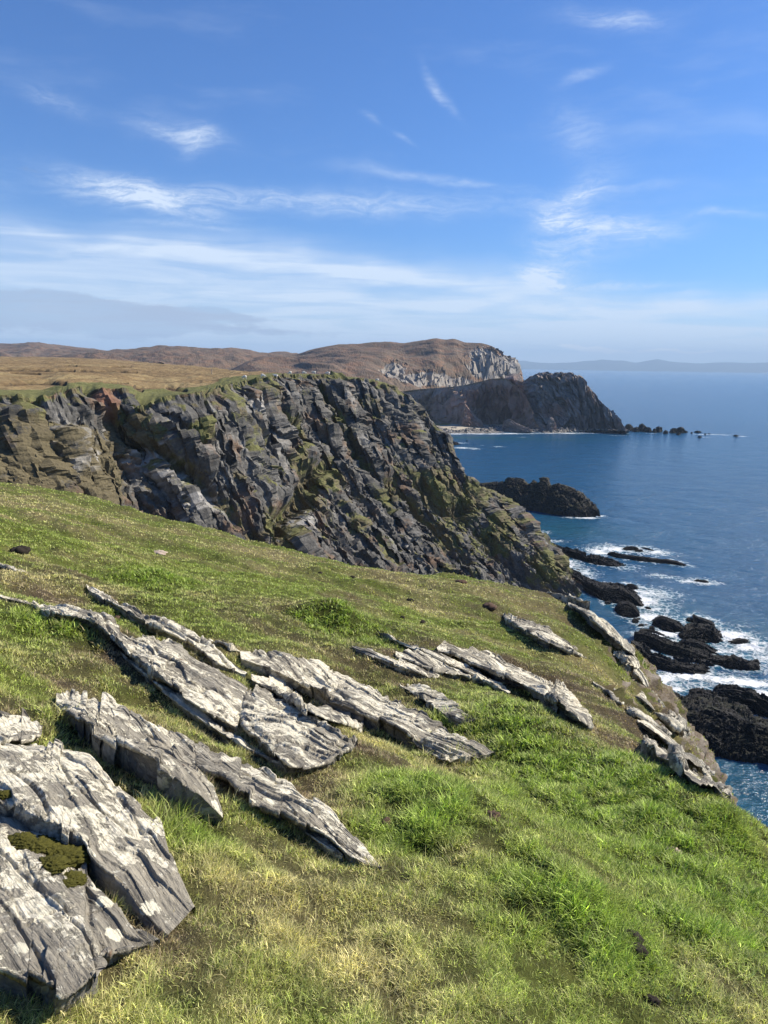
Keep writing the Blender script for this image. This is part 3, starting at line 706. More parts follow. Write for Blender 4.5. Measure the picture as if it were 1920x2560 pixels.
# ================================================================== ROCK MATERIALS (cliffs, reefs)
def mat_crag(name, dark, mid, light, veg1, veg2, sc=1.0, rust=(.22, .13, .07), bumpd=.35, rough=.85, wet=False):
    m, g, out = material(name)
    p = g.pos(); uv = g.attr('suv', 'Vector')
    n1 = g.noise(g.map(uv, (.10 * sc, .45 * sc, 1)), 1.0, 9, .68, .5)
    n2 = g.noise(p, .9 * sc, 7, .7); n3 = g.noise(p, .16 * sc, 4, .6)
    c = g.ramp(g.m('ADD', g.m('MULTIPLY', n1, .6), g.m('MULTIPLY', n2, .4)), [(.34, dark), (.52, mid), (.68, light)])
    c = g.mixc(g.m('MULTIPLY', g.ss(n3, .52, .68), .6), c, rust)
    veg = g.attr('veg')
    vm = g.ss(g.m('ADD', veg, g.m('MULTIPLY', g.m('SUBTRACT', n2, .5), .9)), .42, .62)
    vc = g.mixc(g.ss(g.m('ADD', g.noise(p, .25 * sc, 5, .65), g.m('MULTIPLY', g.attr('heath'), .3)), .42, .62), veg1, veg2)
    vc = g.mixc(1.0, vc, g.ramp(g.noise(p, 2.5 * sc, 4, .7), [(.3, (.55, .55, .55)), (.7, (1.2, 1.2, 1.2))]), 'MULTIPLY')
    c = g.mixc(vm, c, vc)
    c = g.mixc(g.attr('pale'), c, g.mixc(n2, (.20, .19, .17), (.52, .50, .46)))
    c = g.mixc(g.attr('red'), c, g.mixc(n2, (.13, .065, .042), (.34, .18, .115)))
    h = g.m('ADD', g.m('ADD', g.m('MULTIPLY', n1, 1.5), n2), g.m('MULTIPLY', g.voro(g.map(uv, (.5 * sc, 1.4 * sc, 1)), 1.0), .6))
    principled(g, out, c, rough, .25, g.bump(h, .9, bumpd)); return m
M_CLIFF = mat_crag('cliff_rock', (.026, .026, .026), (.115, .110, .098), (.37, .35, .315), (.160, .160, .055), (.145, .120, .066))
M_REEF = mat_crag('wet_black_rock', (.006, .006, .007), (.014, .0135, .013), (.032, .030, .026), (.022, .024, .010), (.022, .018, .012), rust=(.022, .018, .011), rough=.8)
M_STACK = mat_crag('dark_stack_rock', (.016, .015, .014), (.045, .041, .033), (.095, .085, .068), (.075, .075, .028), (.065, .05, .028), rust=(.06, .045, .03), bumpd=.4)
M_HEAD = mat_crag('pinkish_headland_rock', (.11, .095, .085), (.25, .21, .185), (.44, .37, .32), (.15, .14, .065), (.20, .15, .09), sc=.35, rust=(.34, .21, .165), bumpd=1.2)
M_BROWN = mat_crag('brown_headland_rock', (.15, .11, .085), (.34, .25, .20), (.54, .41, .33), (.20, .17, .08), (.24, .17, .10), sc=.35, rust=(.46, .25, .19), bumpd=1.2)
M_HILL = mat_crag('heathery_hill', (.19, .17, .145), (.265, .24, .205), (.36, .325, .275), (.135, .10, .068), (.20, .12, .072), sc=.22, rust=(.33, .27, .21), bumpd=.8)

# ================================================================== THE CLIFF ACROSS THE BAY
TOP = [(-1500, 1010, 80), (-900, 1005, 86), (-400, 992, 95), (0, 990, 105), (110, 994, 108), (150, 981, 112), (215, 972, 123), (300, 976, 127), (359, 994, 124), (474, 985, 132), (579, 960, 160), (650, 946, 180),
       (723, 938, 200), (810, 941, 212), (890, 947, 219), (960, 959, 225), (1012, 990, 228), (1047, 1024, 227), (1076, 1070, 226), (1122, 1144, 224), (1151, 1179, 222), (1191, 1208, 222),
       (1284, 1273, 219), (1336, 1331, 217), (1377, 1372, 215), (1423, 1453, 213)]
BOT = [(-90, 62, 50), (-70, 68, 47), (-50, 76, 38), (-22, 80, 22), (-14, 84, 15), (-9, 87, 11), (-3, 93, 5), (3, 97, 1), (7, 100, -1), (11, 105, -2), (16, 124, -2), (19, 142, -2),
       (24, 158, -2), (29, 166, -2), (33, 172, -2), (37, 178, -2), (40, 181, -2), (42, 184, -2), (44, 186, -2), (47, 190, -2), (49, 193, -2), (50, 196, -2),
       (51, 202, -2), (51.2, 206, -2), (51.6, 209, -2), (52.5, 211.5, -2)]
Tw = np.array([at_y(*t) for t in TOP]); Bw = np.array(BOT, float)
nridge = 16
Rw = []
for i, t in enumerate(Tw):
    if i < nridge - 1: Rw.append(t + np.array([-2.0, 4.0, -1.2]))
    else:
        k = (i - nridge + 1) / (len(Tw) - nridge); Rw.append(np.array([t[0] + 4 - 3 * k, t[1] + 36 - 28 * k, -2]))
Rw = np.array(Rw)
fLc = lambda t, U: .72 * t + .28 * t ** 5
fRc = lambda t, U: t ** .9
def topoff(c):
    o = 2.2 * gn(c[:, 0] / 8, c[:, 1] / 8, 191) + 1.1 * gn(c[:, 0] / 2.6, c[:, 1] / 2.6, 192) + .5 * gn(c[:, 0], c[:, 1], 193)
    return np.stack([.9 * o, -.43 * o, -.75 * np.maximum(-o, 0) + .15 * o], -1)
P, u, v, kc = loft_grid(Bw, Tw, Rw, 1400, 430, 40, fLc, fRc, cmod=topoff)
N = gnorm(P)
tt = -v                                              # metres down from the top
cph, sph = math.cos(R(-38)), math.sin(R(-38))
along = u * cph - tt * sph; across = u * sph + tt * cph   # beds plunge to the lower right
along, across = (u * .12 + tt * .99), (u * .99 - tt * .12)
wq = 6 * gn(u / 40, tt / 40, 201) + 2.5 * gn(u / 12, tt / 12, 202)
rid = ridged((across + wq) / 26, along / 95, 203, 3)
b1, e1 = cellp((across + wq) / 7, along / 34, 211, 1.5, .5); b2, e2 = cellp((across + wq * .8) / 2.6, along / 11, 221, 1.5, .6)
b3, e3 = cellp((across + wq * .7) / 1.2, along / 7.5, 231, 1.5, .5); b4, e4 = cellp(across / .5, along / 1.8, 241, 1.4)
rid2 = ridged((across + wq) / 9, along / 40, 205, 3)
d = 4.4 * rid + 1.5 * b1 + .9 * b2 + 1.5 * rid2; dsm = .85 * b3 + .3 * b4 + .8 * fbm(across / 2, along / 4, 206, 4)
qx, qy = topx(P)
gul = np.zeros_like(u)
GULL = [(z1, [(470, 400), (560, 500), (700, 560), (860, 660), (1000, 800), (1100, 900)], 22), (z1, [(1330, 640), (1290, 760), (1180, 850), (1200, 950)], 26), (zd, [(720, 470), (850, 620), (1050, 850), (1150, 950)], 9),
        (z1, [(1420, 420), (1500, 560), (1659, 760)], 8), (z2, [(0, 700), (130, 830), (260, 960), (330, 1040)], 16), (z2, [(150, 700), (230, 800), (330, 800)], 16), (zd, [(1080, 250), (1250, 550), (1400, 850)], 8)]
for f, pts, w in GULL:
    dd = pdist(qx, qy, P2(f, pts)); gul = np.maximum(gul, np.exp(-(dd / w) ** 2))
gul *= (v < 0)
low = sstep(qx, 460, 120) * sstep(qy, 1035, 1095)       # heathery apron at the head of the bay
calm = np.clip(np.maximum(gul * .85, low * .9), 0, 1)
d = d * (1 - calm) + (1.3 * fbm(u / 6, tt / 6, 251, 5) - 2.0 + 4.5 * low) * calm; dsm = dsm * (1 - .35 * calm)
edge_in = sstep(tt, 0, 4); back = (v > 0)
d = d * np.where(back, .5, np.maximum(.12, edge_in)) + dsm * np.where(back, .6, np.maximum(.5, edge_in))
nback = np.where(back & (u < np.interp(nridge - 1, np.arange(len(Tw)), np.concatenate([[0], np.cumsum(np.linalg.norm(np.diff(Tw, axis=0), axis=1))]))), 0, 1)
d = d * nback
tape = sstep(u.max() - u, 0, 12); d = d * (.3 + .7 * tape)
P = P + N * d[..., None]
N2 = gnorm(P)
nz = blur(N2[..., 2], 3)
veg = sstep(nz, .52, .84) * .85 + .19 + .36 * fbm(u / 9, tt / 9, 261, 4) + .12 * fbm(across / 2, along / 9, 262, 3) + .6 * gul + .55 * low + .25 * sstep(tt, 1.5, .2) + .1
GREENS = [(z1, 560, 470, 60), (z2, 190, 700, 60), (z2, 240, 770, 50), (z2, 330, 760, 60), (z2, 470, 900, 50), (z1, 1140, 660, 35), (z1, 1380, 640, 60), (ze, 480, 200, 90), (ze, 700, 230, 90), (ze, 930, 540, 80), (ze, 1290, 760, 90), (z1, 860, 440, 50)]
for f, x, y, r in GREENS:
    qq = f(x, y); veg = veg + .6 * np.exp(-((qx - qq[0]) ** 2 + (qy - qq[1]) ** 2) / (r * .5) ** 2)
pale = np.zeros_like(u)
for f, x, y, rx, ry in [(z1, 620, 560, 120, 50), (z1, 740, 640, 80, 40), (z1, 1270, 860, 60, 50), (z1, 330, 610, 50, 50), (zd, 480, 450, 60, 40), (z1, 300, 480, 60, 60), (z1, 860, 760, 90, 60)]:
    qq = f(x, y); pale = np.maximum(pale, np.exp(-(((qx - qq[0]) / (rx * .5)) ** 2 + ((qy - qq[1]) / (ry * .5)) ** 2)))
sc1, _ = cellp(u / .8, tt / .8, 271)
pale = pale * (1 - .7 * low)
pale = np.clip((pale * 1.1 + .9 * sc1 + .3 * fbm(u / 4, tt / 4, 281) - .35) * 1.6, 0, .85) * (pale > .03)
red = np.clip(1.7 * np.exp(-(((qx - 258) / 34) ** 2 + ((qy - 1000) / 46) ** 2)) + .9 * np.exp(-(((qx - 125) / 20) ** 2 + ((qy - 990) / 9) ** 2)) - .25 + .3 * fbm(u / 4, tt / 4, 291), 0, 1) * (v <= 0)
red = red * (red > .2)
suv = np.stack([along, across, 0 * u], -1)
cliff = mesh_obj('cliff', P.reshape(-1, 3), gridq(*u.shape), mat=M_CLIFF, smooth=False, uv=suv.reshape(-1, 3), attrs={'veg': veg - .1 * low, 'pale': pale, 'red': red, 'heath': low + gul * .3})
tag(cliff, kind='structure')
print('cliff', round(time.time() - T0, 1))

# ------------------------------------------------------------------ moor on top of it
def mat_moor():
    m, g, out = material('moor_grass')
    p = g.pos()
    n = g.noise(g.map(p, (.02, .06, .1)), 1.0, 8, .65, .4); n2 = g.noise(p, .35, 6, .7); n3 = g.noise(p, 1.6, 4, .7)
    br = g.ramp(n, [(.32, (.125, .088, .048)), (.5, (.245, .172, .085)), (.66, (.33, .26, .13))])
    gn_ = g.ramp(n2, [(.3, (.115, .122, .046)), (.7, (.19, .185, .075))])
    gg = g.ss(g.m('ADD', g.attr('green'), g.m('MULTIPLY', g.m('SUBTRACT', g.noise(g.map(p, (.05, .12, .1)), 1.0, 6, .65), .5), 1.3)), .35, .65)
    c = g.mixc(gg, br, gn_)
    c = g.mixc(1.0, c, g.ramp(n3, [(.3, (.72, .72, .72)), (.7, (1.15, 1.15, 1.15))]), 'MULTIPLY')
    c = g.mixc(g.attr('peat'), c, (.05, .032, .02))
    nz_ = g.node('ShaderNodeSeparateXYZ', {0: g.node('ShaderNodeNewGeometry').outputs['Normal']}).outputs[2]
    c = g.mixc(g.ss(g.m('ADD', nz_, g.m('MULTIPLY', g.m('SUBTRACT', n3, .5), .5)), .84, .70), c, (.085, .065, .042))
    principled(g, out, c, .95, .1, g.bump(g.m('ADD', n2, n3), .8, .4)); return m
M_MOOR = mat_moor()
MO = [(-1500, 885, 1000), (-900, 888, 950), (-400, 890, 900), (0, 892, 820), (110, 893, 800), (150, 894, 790), (215, 896, 760), (300, 901, 700), (359, 906, 640), (474, 915, 520), (579, 926, 390), (650, 931, 300),
      (723, 935, 240), (810, 938, 228), (890, 944, 230), (960, 956, 234), (1012, 990, 236)]
nT = len(MO)
Tm = Tw[:nT].copy(); Mm = np.array([at_y(*m) for m in MO])
s = np.concatenate([[0], np.cumsum(np.linalg.norm(np.diff(Tm, axis=0), axis=1))]); sn = np.linspace(0, s[-1], 1300)
t_, m_ = resample(Tm, s, sn), resample(Mm, s, sn); to_ = topoff(t_)
nb = 340; k = np.linspace(0, 1, nb) ** 1.9
P = t_[:, None] + (m_ - t_)[:, None] * k[None, :, None]
P[:, -1] += np.array([0, 40, -14.0])
dist = np.linalg.norm((P - t_[:, None])[..., :2], axis=-1)
span = np.linalg.norm((m_ - t_)[:, :2], axis=1)[:, None]
bumpz = (.55 * fbm(P[..., 0] / 14, P[..., 1] / 26, 301, 4) + .25 * fbm(P[..., 0] / 3, P[..., 1] / 6, 311, 3)) * sstep(dist, 0, 20) * np.clip(span / 200, .2, 1)
# uneven turf lip that laps over the rock
P += to_[:, None] * np.exp(-dist / 5)[..., None]; P[..., 2] += bumpz + .12
lipx = .35 * gn(sn / 2, sn * 0, 321) + .1
away = (t_ - m_); away /= np.linalg.norm(away[:, :2], axis=1)[:, None]
P[..., :2] += (away[:, None, :2] * (lipx[:, None] * np.exp(-dist / 5))[..., None])
P[:, 0, 2] -= .5; P[..., 2] += (.22 * gn(P[..., 0] / 1.3, P[..., 1] / 1.3, 341) + .12 * gn(P[..., 0] / .5, P[..., 1] / .5, 342) - .12) * np.exp(-dist / 4)
qx, qy = topx(P)
gw = np.interp(sn / s[-1], np.linspace(0, 1, nT), [30, 30, 30, 24, 22, 22, 22, 25, 30, 50, 60, 60, 60, 60, 60, 60, 60])
green = sstep(dist, gw[:, None] * 1.35, gw[:, None] * .75)
peat = np.zeros_like(dist)
for f, pts, w in [(zc, [(0, 292), (250, 295), (640, 300)], 1.3), (zc, [(700, 300), (1180, 312)], 1.1), (zc, [(100, 315), (340, 328)], 1.0), (zc, [(900, 398), (1100, 404)], 1.0), (zc, [(1450, 440), (1600, 470)], 2.5), (zc, [(0, 415), (300, 400), (560, 410)], 2.0), (zc, [(550, 255), (660, 258)], .8), (zc, [(960, 268), (1130, 266)], .8), (zc, [(1170, 440), (1225, 465)], 2.0)]:
    peat = np.maximum(peat, np.exp(-(pdist(qx, qy, P2(f, pts)) / (w * 1.7)) ** 2))
peat = np.clip(peat * (1.1 + 1.2 * gn(P[..., 0] / 5, P[..., 1] / 9, 331)), 0, 1)
P[..., 2] -= peat * .7
moor = mesh_obj('moor', P.reshape(-1, 3), gridq(1300, nb), mat=M_MOOR, attrs={'green': green, 'peat': peat}); tag(moor, kind='structure')

# ================================================================== HILLS AND HEADLANDS
def ridge(name, L, C, back, mat, nu=500, nl=160, nr=40, fL=None, disp=None, attrs=None, kind='structure', label=None, cat=None, group=None, zback=-3, smooth=False, slant=(0, 1)):
    L = np.array(L); C = np.array(C)
    if hasattr(back, '__len__') and len(back) == len(C): bk = np.array(back, float)
    else: bk = np.full(len(C), float(back))
    dirs = C - 0; dirs = np.stack([C[:, 0] * 0 + slant[0], C[:, 0] * 0 + slant[1]], 1)
    Rr = C.copy(); Rr[:, :2] += dirs * bk[:, None]; Rr[:, 2] = zback
    P, u, v, kk = loft_grid(L, C, Rr, nu, nl, nr, fL or (lambda t, U: np.sin(t * math.pi / 2) ** .8), lambda t, U: np.clip(t, 0, 1) ** .6)
    N = gnorm(P)
    if disp is not None: P = P + N * disp(u, v, P)[..., None]
    N = gnorm(P)
    at = {'veg': np.zeros_like(u), 'pale': np.zeros_like(u), 'red': np.zeros_like(u)}
    if attrs is not None: at.update(attrs(u, v, P, N))
    o = mesh_obj(name, P.reshape(-1, 3), gridq(*u.shape), mat=mat, smooth=smooth, uv=np.stack([v, u, 0 * u], -1).reshape(-1, 3), attrs=at)
    return tag(o, label, cat, group, kind)
def pts(f, lst, Y): return [at_y(*f(*p), Y if not hasattr(Y, '__len__') else Y[i]) for i, p in enumerate(lst)]
def gauss_px(P, f, lst, jit=0):
    qx, qy = topx(P); s = np.zeros(qx.shape)
    for x, y, rx, ry in lst:
        a, b = f(x, y); s = np.maximum(s, np.exp(-(((qx - a) / rx) ** 2 + ((qy - b) / ry) ** 2)))
    return s
ONE = lambda x, y: (x, y)
# far low range on the left
hd = lambda a, s0: (lambda u, v, P: a * (fbm(u / s0, v / s0, 401, 4, .42) ) * sstep(-v, 0, 30) + a * .1 * fbm(u / 20, v / 20, 402, 3))
va = lambda base: (lambda u, v, P, N: {'veg': base + .3 * fbm(u / 60, v / 30, 411, 4)})
ridge('far_hill', pts(ONE, [(-900, 899), (-300, 899), (0, 899), (100, 899), (180, 899), (300, 899), (420, 902)], 1700),
      pts(ONE, [(-900, 870), (-300, 875), (0, 866), (98, 863), (174, 869), (255, 882), (400, 896)], 3000), 600, M_HILL, disp=hd(9, 120), attrs=va(1.1), smooth=True)
ridge('middle_hill', pts(ONE, [(120, 905), (250, 905), (347, 910), (428, 915), (492, 918), (579, 928), (665, 936), (735, 940), (900, 950)], 1000),
      pts(ONE, [(120, 892), (250, 883), (347, 877), (428, 871), (492, 875), (579, 877), (665, 885), (735, 887), (900, 890)], 2100), 600, M_HILL, disp=hd(6, 90), attrs=va(1.1), smooth=True)
# the high headland with pale sea cliffs
hs = [(500, 950), (570, 925), (640, 896), (735, 887), (775, 875), (839, 862), (897, 859), (960, 854), (1012, 857), (1060, 850), (1093, 846), (1112, 849), (1134, 847), (1160, 855), (1209, 859), (1238, 870), (1249, 884), (1284, 896), (1298, 918), (1308, 945)]
hy = [1500, 1500, 1500, 1500, 1480, 1450, 1420, 1400, 1380, 1360, 1340, 1330, 1320, 1300, 1260, 1230, 1210, 1190, 1180, 1170]
fy = [(500, 955), (570, 945), (640, 935), (735, 950), (775, 955), (839, 962), (897, 968), (960, 975), (1012, 985), (1060, 985), (1093, 985), (1112, 985), (1134, 985), (1160, 985), (1209, 985), (1238, 985), (1249, 985), (1284, 985), (1298, 990), (1308, 990)]
fyY = [700, 700, 700, 700, 720, 750, 790, 830, 860, 900, 930, 950, 970, 990, 1020, 1040, 1060, 1080, 1100, 1120]
def fH(t, U):
    k = sstep(U, .55, .95)
    a = t ** .85; b = .62 * sstep(t, .05, .42) + .38 * t ** 1.2
    return a * (1 - k) + b * k
def dH(u, v, P):
    rock = gauss_px(P, za, [(1300, 330, 75, 40), (1200, 250, 40, 25), (700, 430, 90, 26), (430, 370, 38, 20), (950, 460, 60, 16)])
    rk = np.clip(rock * 1.6 - .35 + .3 * fbm(u / 25, v / 25, 431), 0, 1)
    b, _ = cellp(u / 16 + .3 * gn(u / 30, v / 30, 1), v / 45, 441, 1.4); b2, _ = cellp(u / 5, v / 14, 442, 1.4)
    big = 9 * fbm(u / 150, v / 110, 421, 3) * sstep(-v, 0, 60) + .7 * fbm(u / 22, v / 18, 422, 3)
    return big * .8 + rk * (b * 7 + b2 * 2.2) * sstep(-v, 2, 26)
def aH(u, v, P, N):
    rock = gauss_px(P, za, [(1300, 330, 75, 40), (1200, 250, 40, 25), (700, 440, 80, 20), (430, 370, 38, 20), (950, 470, 60, 14), (1450, 340, 25, 30)])
    rk = np.clip(rock * 1.7 - .35 + .3 * fbm(u / 25, v / 25, 431), 0, 1)
    outc = np.clip(fbm(u / 18, v / 14, 451, 4) - .75, 0, 1) * 2
    return {'veg': 1.05 - rk * 1.1 - outc * .5 + .15 * fbm(u / 70, v / 50, 452), 'pale': np.clip(gauss_px(P, za, [(1450, 340, 9, 14), (1150, 220, 16, 10), (1390, 295, 10, 3)]) * .7, 0, .6)}
ridge('high_headland', [at_y(*p, y) for p, y in zip(fy, fyY)], [at_y(*p, y) for p, y in zip(hs, hy)], 500, M_HILL, nu=900, nl=320, fL=fH, disp=dH, attrs=aH)

# the nearer dark headland with the dome, above the beach
c2 = P2(za, [(480, 552), (640, 530), (800, 518), (1000, 500), (1180, 462), (1260, 442), (1400, 440), (1480, 500), (1560, 575), (1620, 690), (1650, 800), (1675, 850)])
f2 = P2(za, [(560, 800), (640, 806), (760, 815), (1000, 836), (1180, 828), (1260, 826), (1400, 830), (1480, 836), (1540, 844), (1600, 850), (1650, 858), (1680, 862)])
c2Y = [795, 795, 792, 786, 784, 782, 776, 768, 760, 750, 741, 734]
bk2 = [120, 120, 110, 100, 90, 80, 70, 60, 45, 30, 20, 12]
def dK(u, v, P):
    b, _ = cellp(u / 11 + .5 * gn(u / 25, v / 25, 5), v / 17, 461, 1.4); b2, _ = cellp(u / 3.5, v / 6, 462, 1.4)
    return (b * 9 + b2 * 3 + 5 * ridged(u / 45, v / 70, 463, 3)) * sstep(-v, 0, 10) * .8 + (v > 0) * .6 * fbm(u / 9, v / 9, 464)
def aK(u, v, P, N):
    qx, qy = topx(P)
    low = sstep(P[..., 2], 14, 3) * .6
    return {'veg': sstep(N[..., 2], .55, .85) * .6 + .15 * fbm(u / 30, v / 30, 465) + low * sstep(qx, 1150, 1080) + .5 * (v > -2),
            'red': np.clip(gauss_px(P, za, [(1150, 620, 30, 26), (1350, 560, 40, 22), (1300, 730, 50, 18), (1560, 640, 14, 26)]) * 1.2 + .35 * fbm(u / 20, v / 20, 466) + .05, 0, .75)}
ridge('dark_headland', [at_z(*p, 2.5) for p in f2], [at_y(*p, y) for p, y in zip(c2, c2Y)], bk2, M_BROWN, nu=560, nl=200, nr=60, fL=lambda t, U: t ** .75, disp=dK, attrs=aK)
c1 = P2(zb, [(-60, 135), (0, 118), (45, 165), (62, 150), (90, 128), (150, 95), (220, 82), (300, 81), (390, 84), (430, 108), (475, 150), (520, 190), (580, 270), (630, 320), (680, 365), (715, 415), (735, 445), (742, 468)])
f1 = P2(zb, [(-60, 385), (0, 395), (45, 408), (62, 420), (90, 438), (150, 450), (220, 452), (300, 455), (390, 458), (430, 460), (475, 460), (520, 461), (580, 462), (630, 464), (680, 465), (710, 467), (730, 468), (742, 470)])
c1Y = [800, 800, 795, 790, 785, 780, 778, 776, 772, 768, 764, 760, 752, 746, 740, 734, 729, 725]
def dD(u, v, P):
    b, _ = cellp((u + .6 * v) / 11, (v - .3 * u) / 18, 471, 1.4); b2, _ = cellp((u + .6 * v) / 3.5, (v - .3 * u) / 6, 472, 1.4)
    return (b * 6 + b2 * 3.2 + 2.0 * fbm(u / 14, v / 14, 473, 4)) * (.25 + .75 * sstep(-v, 0, 8)) * sstep(P[..., 2], -2, 6)
ridge('dome_headland', [at_z(*p, 0.) for p in f1], [at_y(*p, y) for p, y in zip(c1, c1Y)], [90, 90, 90, 90, 90, 90, 90, 90, 90, 85, 80, 75, 60, 50, 40, 25, 15, 8], M_HEAD, nu=560, nl=200, nr=60,
      fL=lambda t, U: np.sin(t * math.pi / 2) ** .85, disp=dD, attrs=lambda u, v, P, N: {'veg': sstep(N[..., 2], .6, .9) * .5 + .1 * fbm(u / 30, v / 30, 475),
      'red': np.clip(gauss_px(P, zb, [(330, 300, 30, 16), (250, 330, 30, 16)]) * .8 + .3 * fbm(u / 20, v / 20, 476) - .1, 0, .5)})

# ------------------------------------------------------------------ beach and shingle
def mat_beach():
    m, g, out = material('beach'); p = g.pos()
    vo = g.voro(p, .55); n = g.noise(p, .12, 5, .6)
    st = g.ramp(g.voro(p, .45, out='Color'), [(.2, (.07, .065, .06)), (.5, (.17, .16, .145)), (.8, (.30, .28, .25))])
    sand = g.mixc(n, (.36, .31, .22), (.50, .45, .36)); turf_ = g.mixc(n, (.26, .21, .085), (.20, .19, .07))
    c = g.mixc(g.ss(g.attr('stone'), .4, .6), sand, st); c = g.mixc(g.ss(g.attr('turf'), .4, .6), c, turf_)
    principled(g, out, c, .95, .2, g.bump(g.m('MULTIPLY', vo, g.attr('stone')), 1.0, .8)); return m
M_BEACH = mat_beach()
sho = P2(za, [(560, 960), (700, 935), (790, 918), (1000, 915), (1200, 915), (1400, 905), (1560, 905), (1700, 905)]) + P2(zb, [(200, 475), (400, 472), (600, 470), (760, 470)])
bac = P2(za, [(560, 780), (700, 800), (780, 805), (1000, 830), (1200, 785), (1400, 785), (1560, 830), (1700, 850)]) + P2(zb, [(200, 430), (400, 445), (600, 455), (760, 462)])
S3 = np.array([at_z(*p, -.4) for p in sho]); B3 = np.array([at_z(*p, 3.2) for p in bac])
s = np.concatenate([[0], np.cumsum(np.linalg.norm(np.diff(S3, axis=0), axis=1))]); sn = np.linspace(0, s[-1], 700)
a_, b_ = resample(S3, s, sn), resample(B3, s, sn); kk = np.linspace(0, 1, 120)
P = a_[:, None] + (b_ - a_)[:, None] * kk[None, :, None]; P[..., 2] = -.4 + 3.6 * kk[None, :] ** .7
bp, _ = cellp(P[..., 0] / 2.2, P[..., 1] / 4, 501); stone = sstep(kk[None] + .3 * gn(P[..., 0] / 12, P[..., 1] / 20, 502), .5, .3) * np.ones_like(P[..., 0])
qx, qy = topx(P); stone = np.maximum(stone, sstep(qx, 1290, 1330)) 
P[..., 2] += bp * 1.5 * stone * sstep(kk[None], .02, .12) + .4 * stone
trf = np.exp(-(((qx - 1090) / 45) ** 2)) * sstep(qy, 1068, 1060) + np.exp(-(((qx - 1355) / 14) ** 2 + ((qy - 1062) / 8) ** 2))
tag(mesh_obj('beach', P.reshape(-1, 3), gridq(700, 120), mat=M_BEACH, smooth=False, attrs={'stone': stone, 'turf': trf}), kind='structure')

# ------------------------------------------------------------------ stacks and reefs: each one a thing
FOAM = []                                            # (x, y, r) where waves break
def searock(label, f, Cp, Lp, width, mat=M_REEF, name='sea_rock', cat='rock', group=None, nu=140, amp=1.0, zL=-.6, foam=1.5, vegk=.1, bx=(.5, .6), seed=None, fpow=.6, redk=0, cells=(3.2, 1.1), el=1.0):
    k = len(Cp); seed = seed or (int(abs(f(*Cp[0])[0]) * 7) % 9999) + 3
    L = np.array([at_z(*f(*p), zL) for p in Lp]); C = []
    w = np.array([width * (.35 if i in (0, k - 1) else 1) for i in range(k)])
    for i in range(k):
        rl = math.hypot(L[i][0], L[i][1]); sc_ = at_z(*f(*Cp[i]), 0.0); av = math.hypot(sc_[0], sc_[1]) - rl
        rc = rl + min(w[i] * .5, max(av, .3) * .5)
        C.append(at_r(*f(*Cp[i]), rc))
    C = np.array(C); C[:, 2] = np.maximum(C[:, 2], -.3)
    ax = np.array(bx) / math.hypot(*bx)
    dirn = C[:, :2] / np.linalg.norm(C[:, :2], axis=1)[:, None]
    Rr = C.copy(); Rr[:, :2] += dirn * w[:, None] * .6; Rr[:, 2] = zL
    hgt = max(C[:, 2].max(), .5)
    nl = int(np.clip(60 * 1, 40, 90))
    P, u, v, kk = loft_grid(L, C, Rr, nu, nl, 30, lambda t, U: t ** fpow, lambda t, U: t ** .5)
    N = gnorm(P); s = max(min(hgt, width) * .28, .25) * amp
    c0, c1_ = cells
    b, _ = cellp(u / (s * c0 * 2 * el) + .4 * gn(u / s / 5, v / s / 5, seed), v / (s * c0 * .8), seed, 1.4, .4); b2, _ = cellp(u / (s * c1_ * 1.6 * el), v / (s * c1_ * .6), seed + 5, 1.4)
    b3, _ = cellp(u / (s * .8), v / (s * .35), seed + 9, 1.4)
    P = P + N * ((b * .8 + b2 * .5 + b3 * .35 + .15) * s * (.42 + .58 * sstep(np.abs(v), 0, hgt * .35)))[..., None]
    N = gnorm(P)
    # close the two ends down into the water
    e0 = P[:1].copy(); e1_ = P[-1:].copy(); e0[..., 2] = e1_[..., 2] = zL - .3
    P = np.concatenate([e0, P, e1_]); 
    veg = np.concatenate([np.zeros((1, u.shape[1])), sstep(N[..., 2], .5, .9) * vegk * 2 + .2 * fbm(u / 6, v / 6, seed) * (vegk > .12), np.zeros((1, u.shape[1]))])
    U2 = np.concatenate([u[:1], u, u[-1:]]); V2 = np.concatenate([v[:1], v, v[-1:]])
    o = mesh_obj(name, P.reshape(-1, 3), gridq(*U2.shape), mat=mat, smooth=False, uv=np.stack([U2, V2, 0 * U2], -1).reshape(-1, 3),
                 attrs={'veg': veg, 'pale': 0 * U2, 'red': np.clip(.3 * redk + redk * .5 * fbm(U2 / 4, V2 / 4, 9), 0, 1)})
    if foam:
        for q in np.vstack([L, Rr])[::1]: FOAM.append((q[0], q[1], foam))
    return tag(o, label, cat, group)
searock('big dark sea stack standing alone in the bay with a notched top', z2,
        [(405, 672), (470, 668), (526, 664), (531, 650), (568, 648), (603, 654), (612, 668), (640, 672), (646, 658), (664, 668), (678, 666), (682, 648), (704, 650), (716, 680), (755, 673), (800, 688), (845, 708), (885, 752), (925, 805)],
        [(405, 740), (450, 755), (490, 768), (510, 772), (530, 778), (555, 782), (570, 785), (590, 788), (605, 790), (622, 792), (640, 795), (660, 798), (680, 802), (700, 806), (735, 812), (775, 818), (820, 822), (870, 824), (932, 818)],
        30, M_STACK, 'sea_stack', 'sea stack', None, nu=420, amp=.34, foam=0, vegk=.3, fpow=.45)
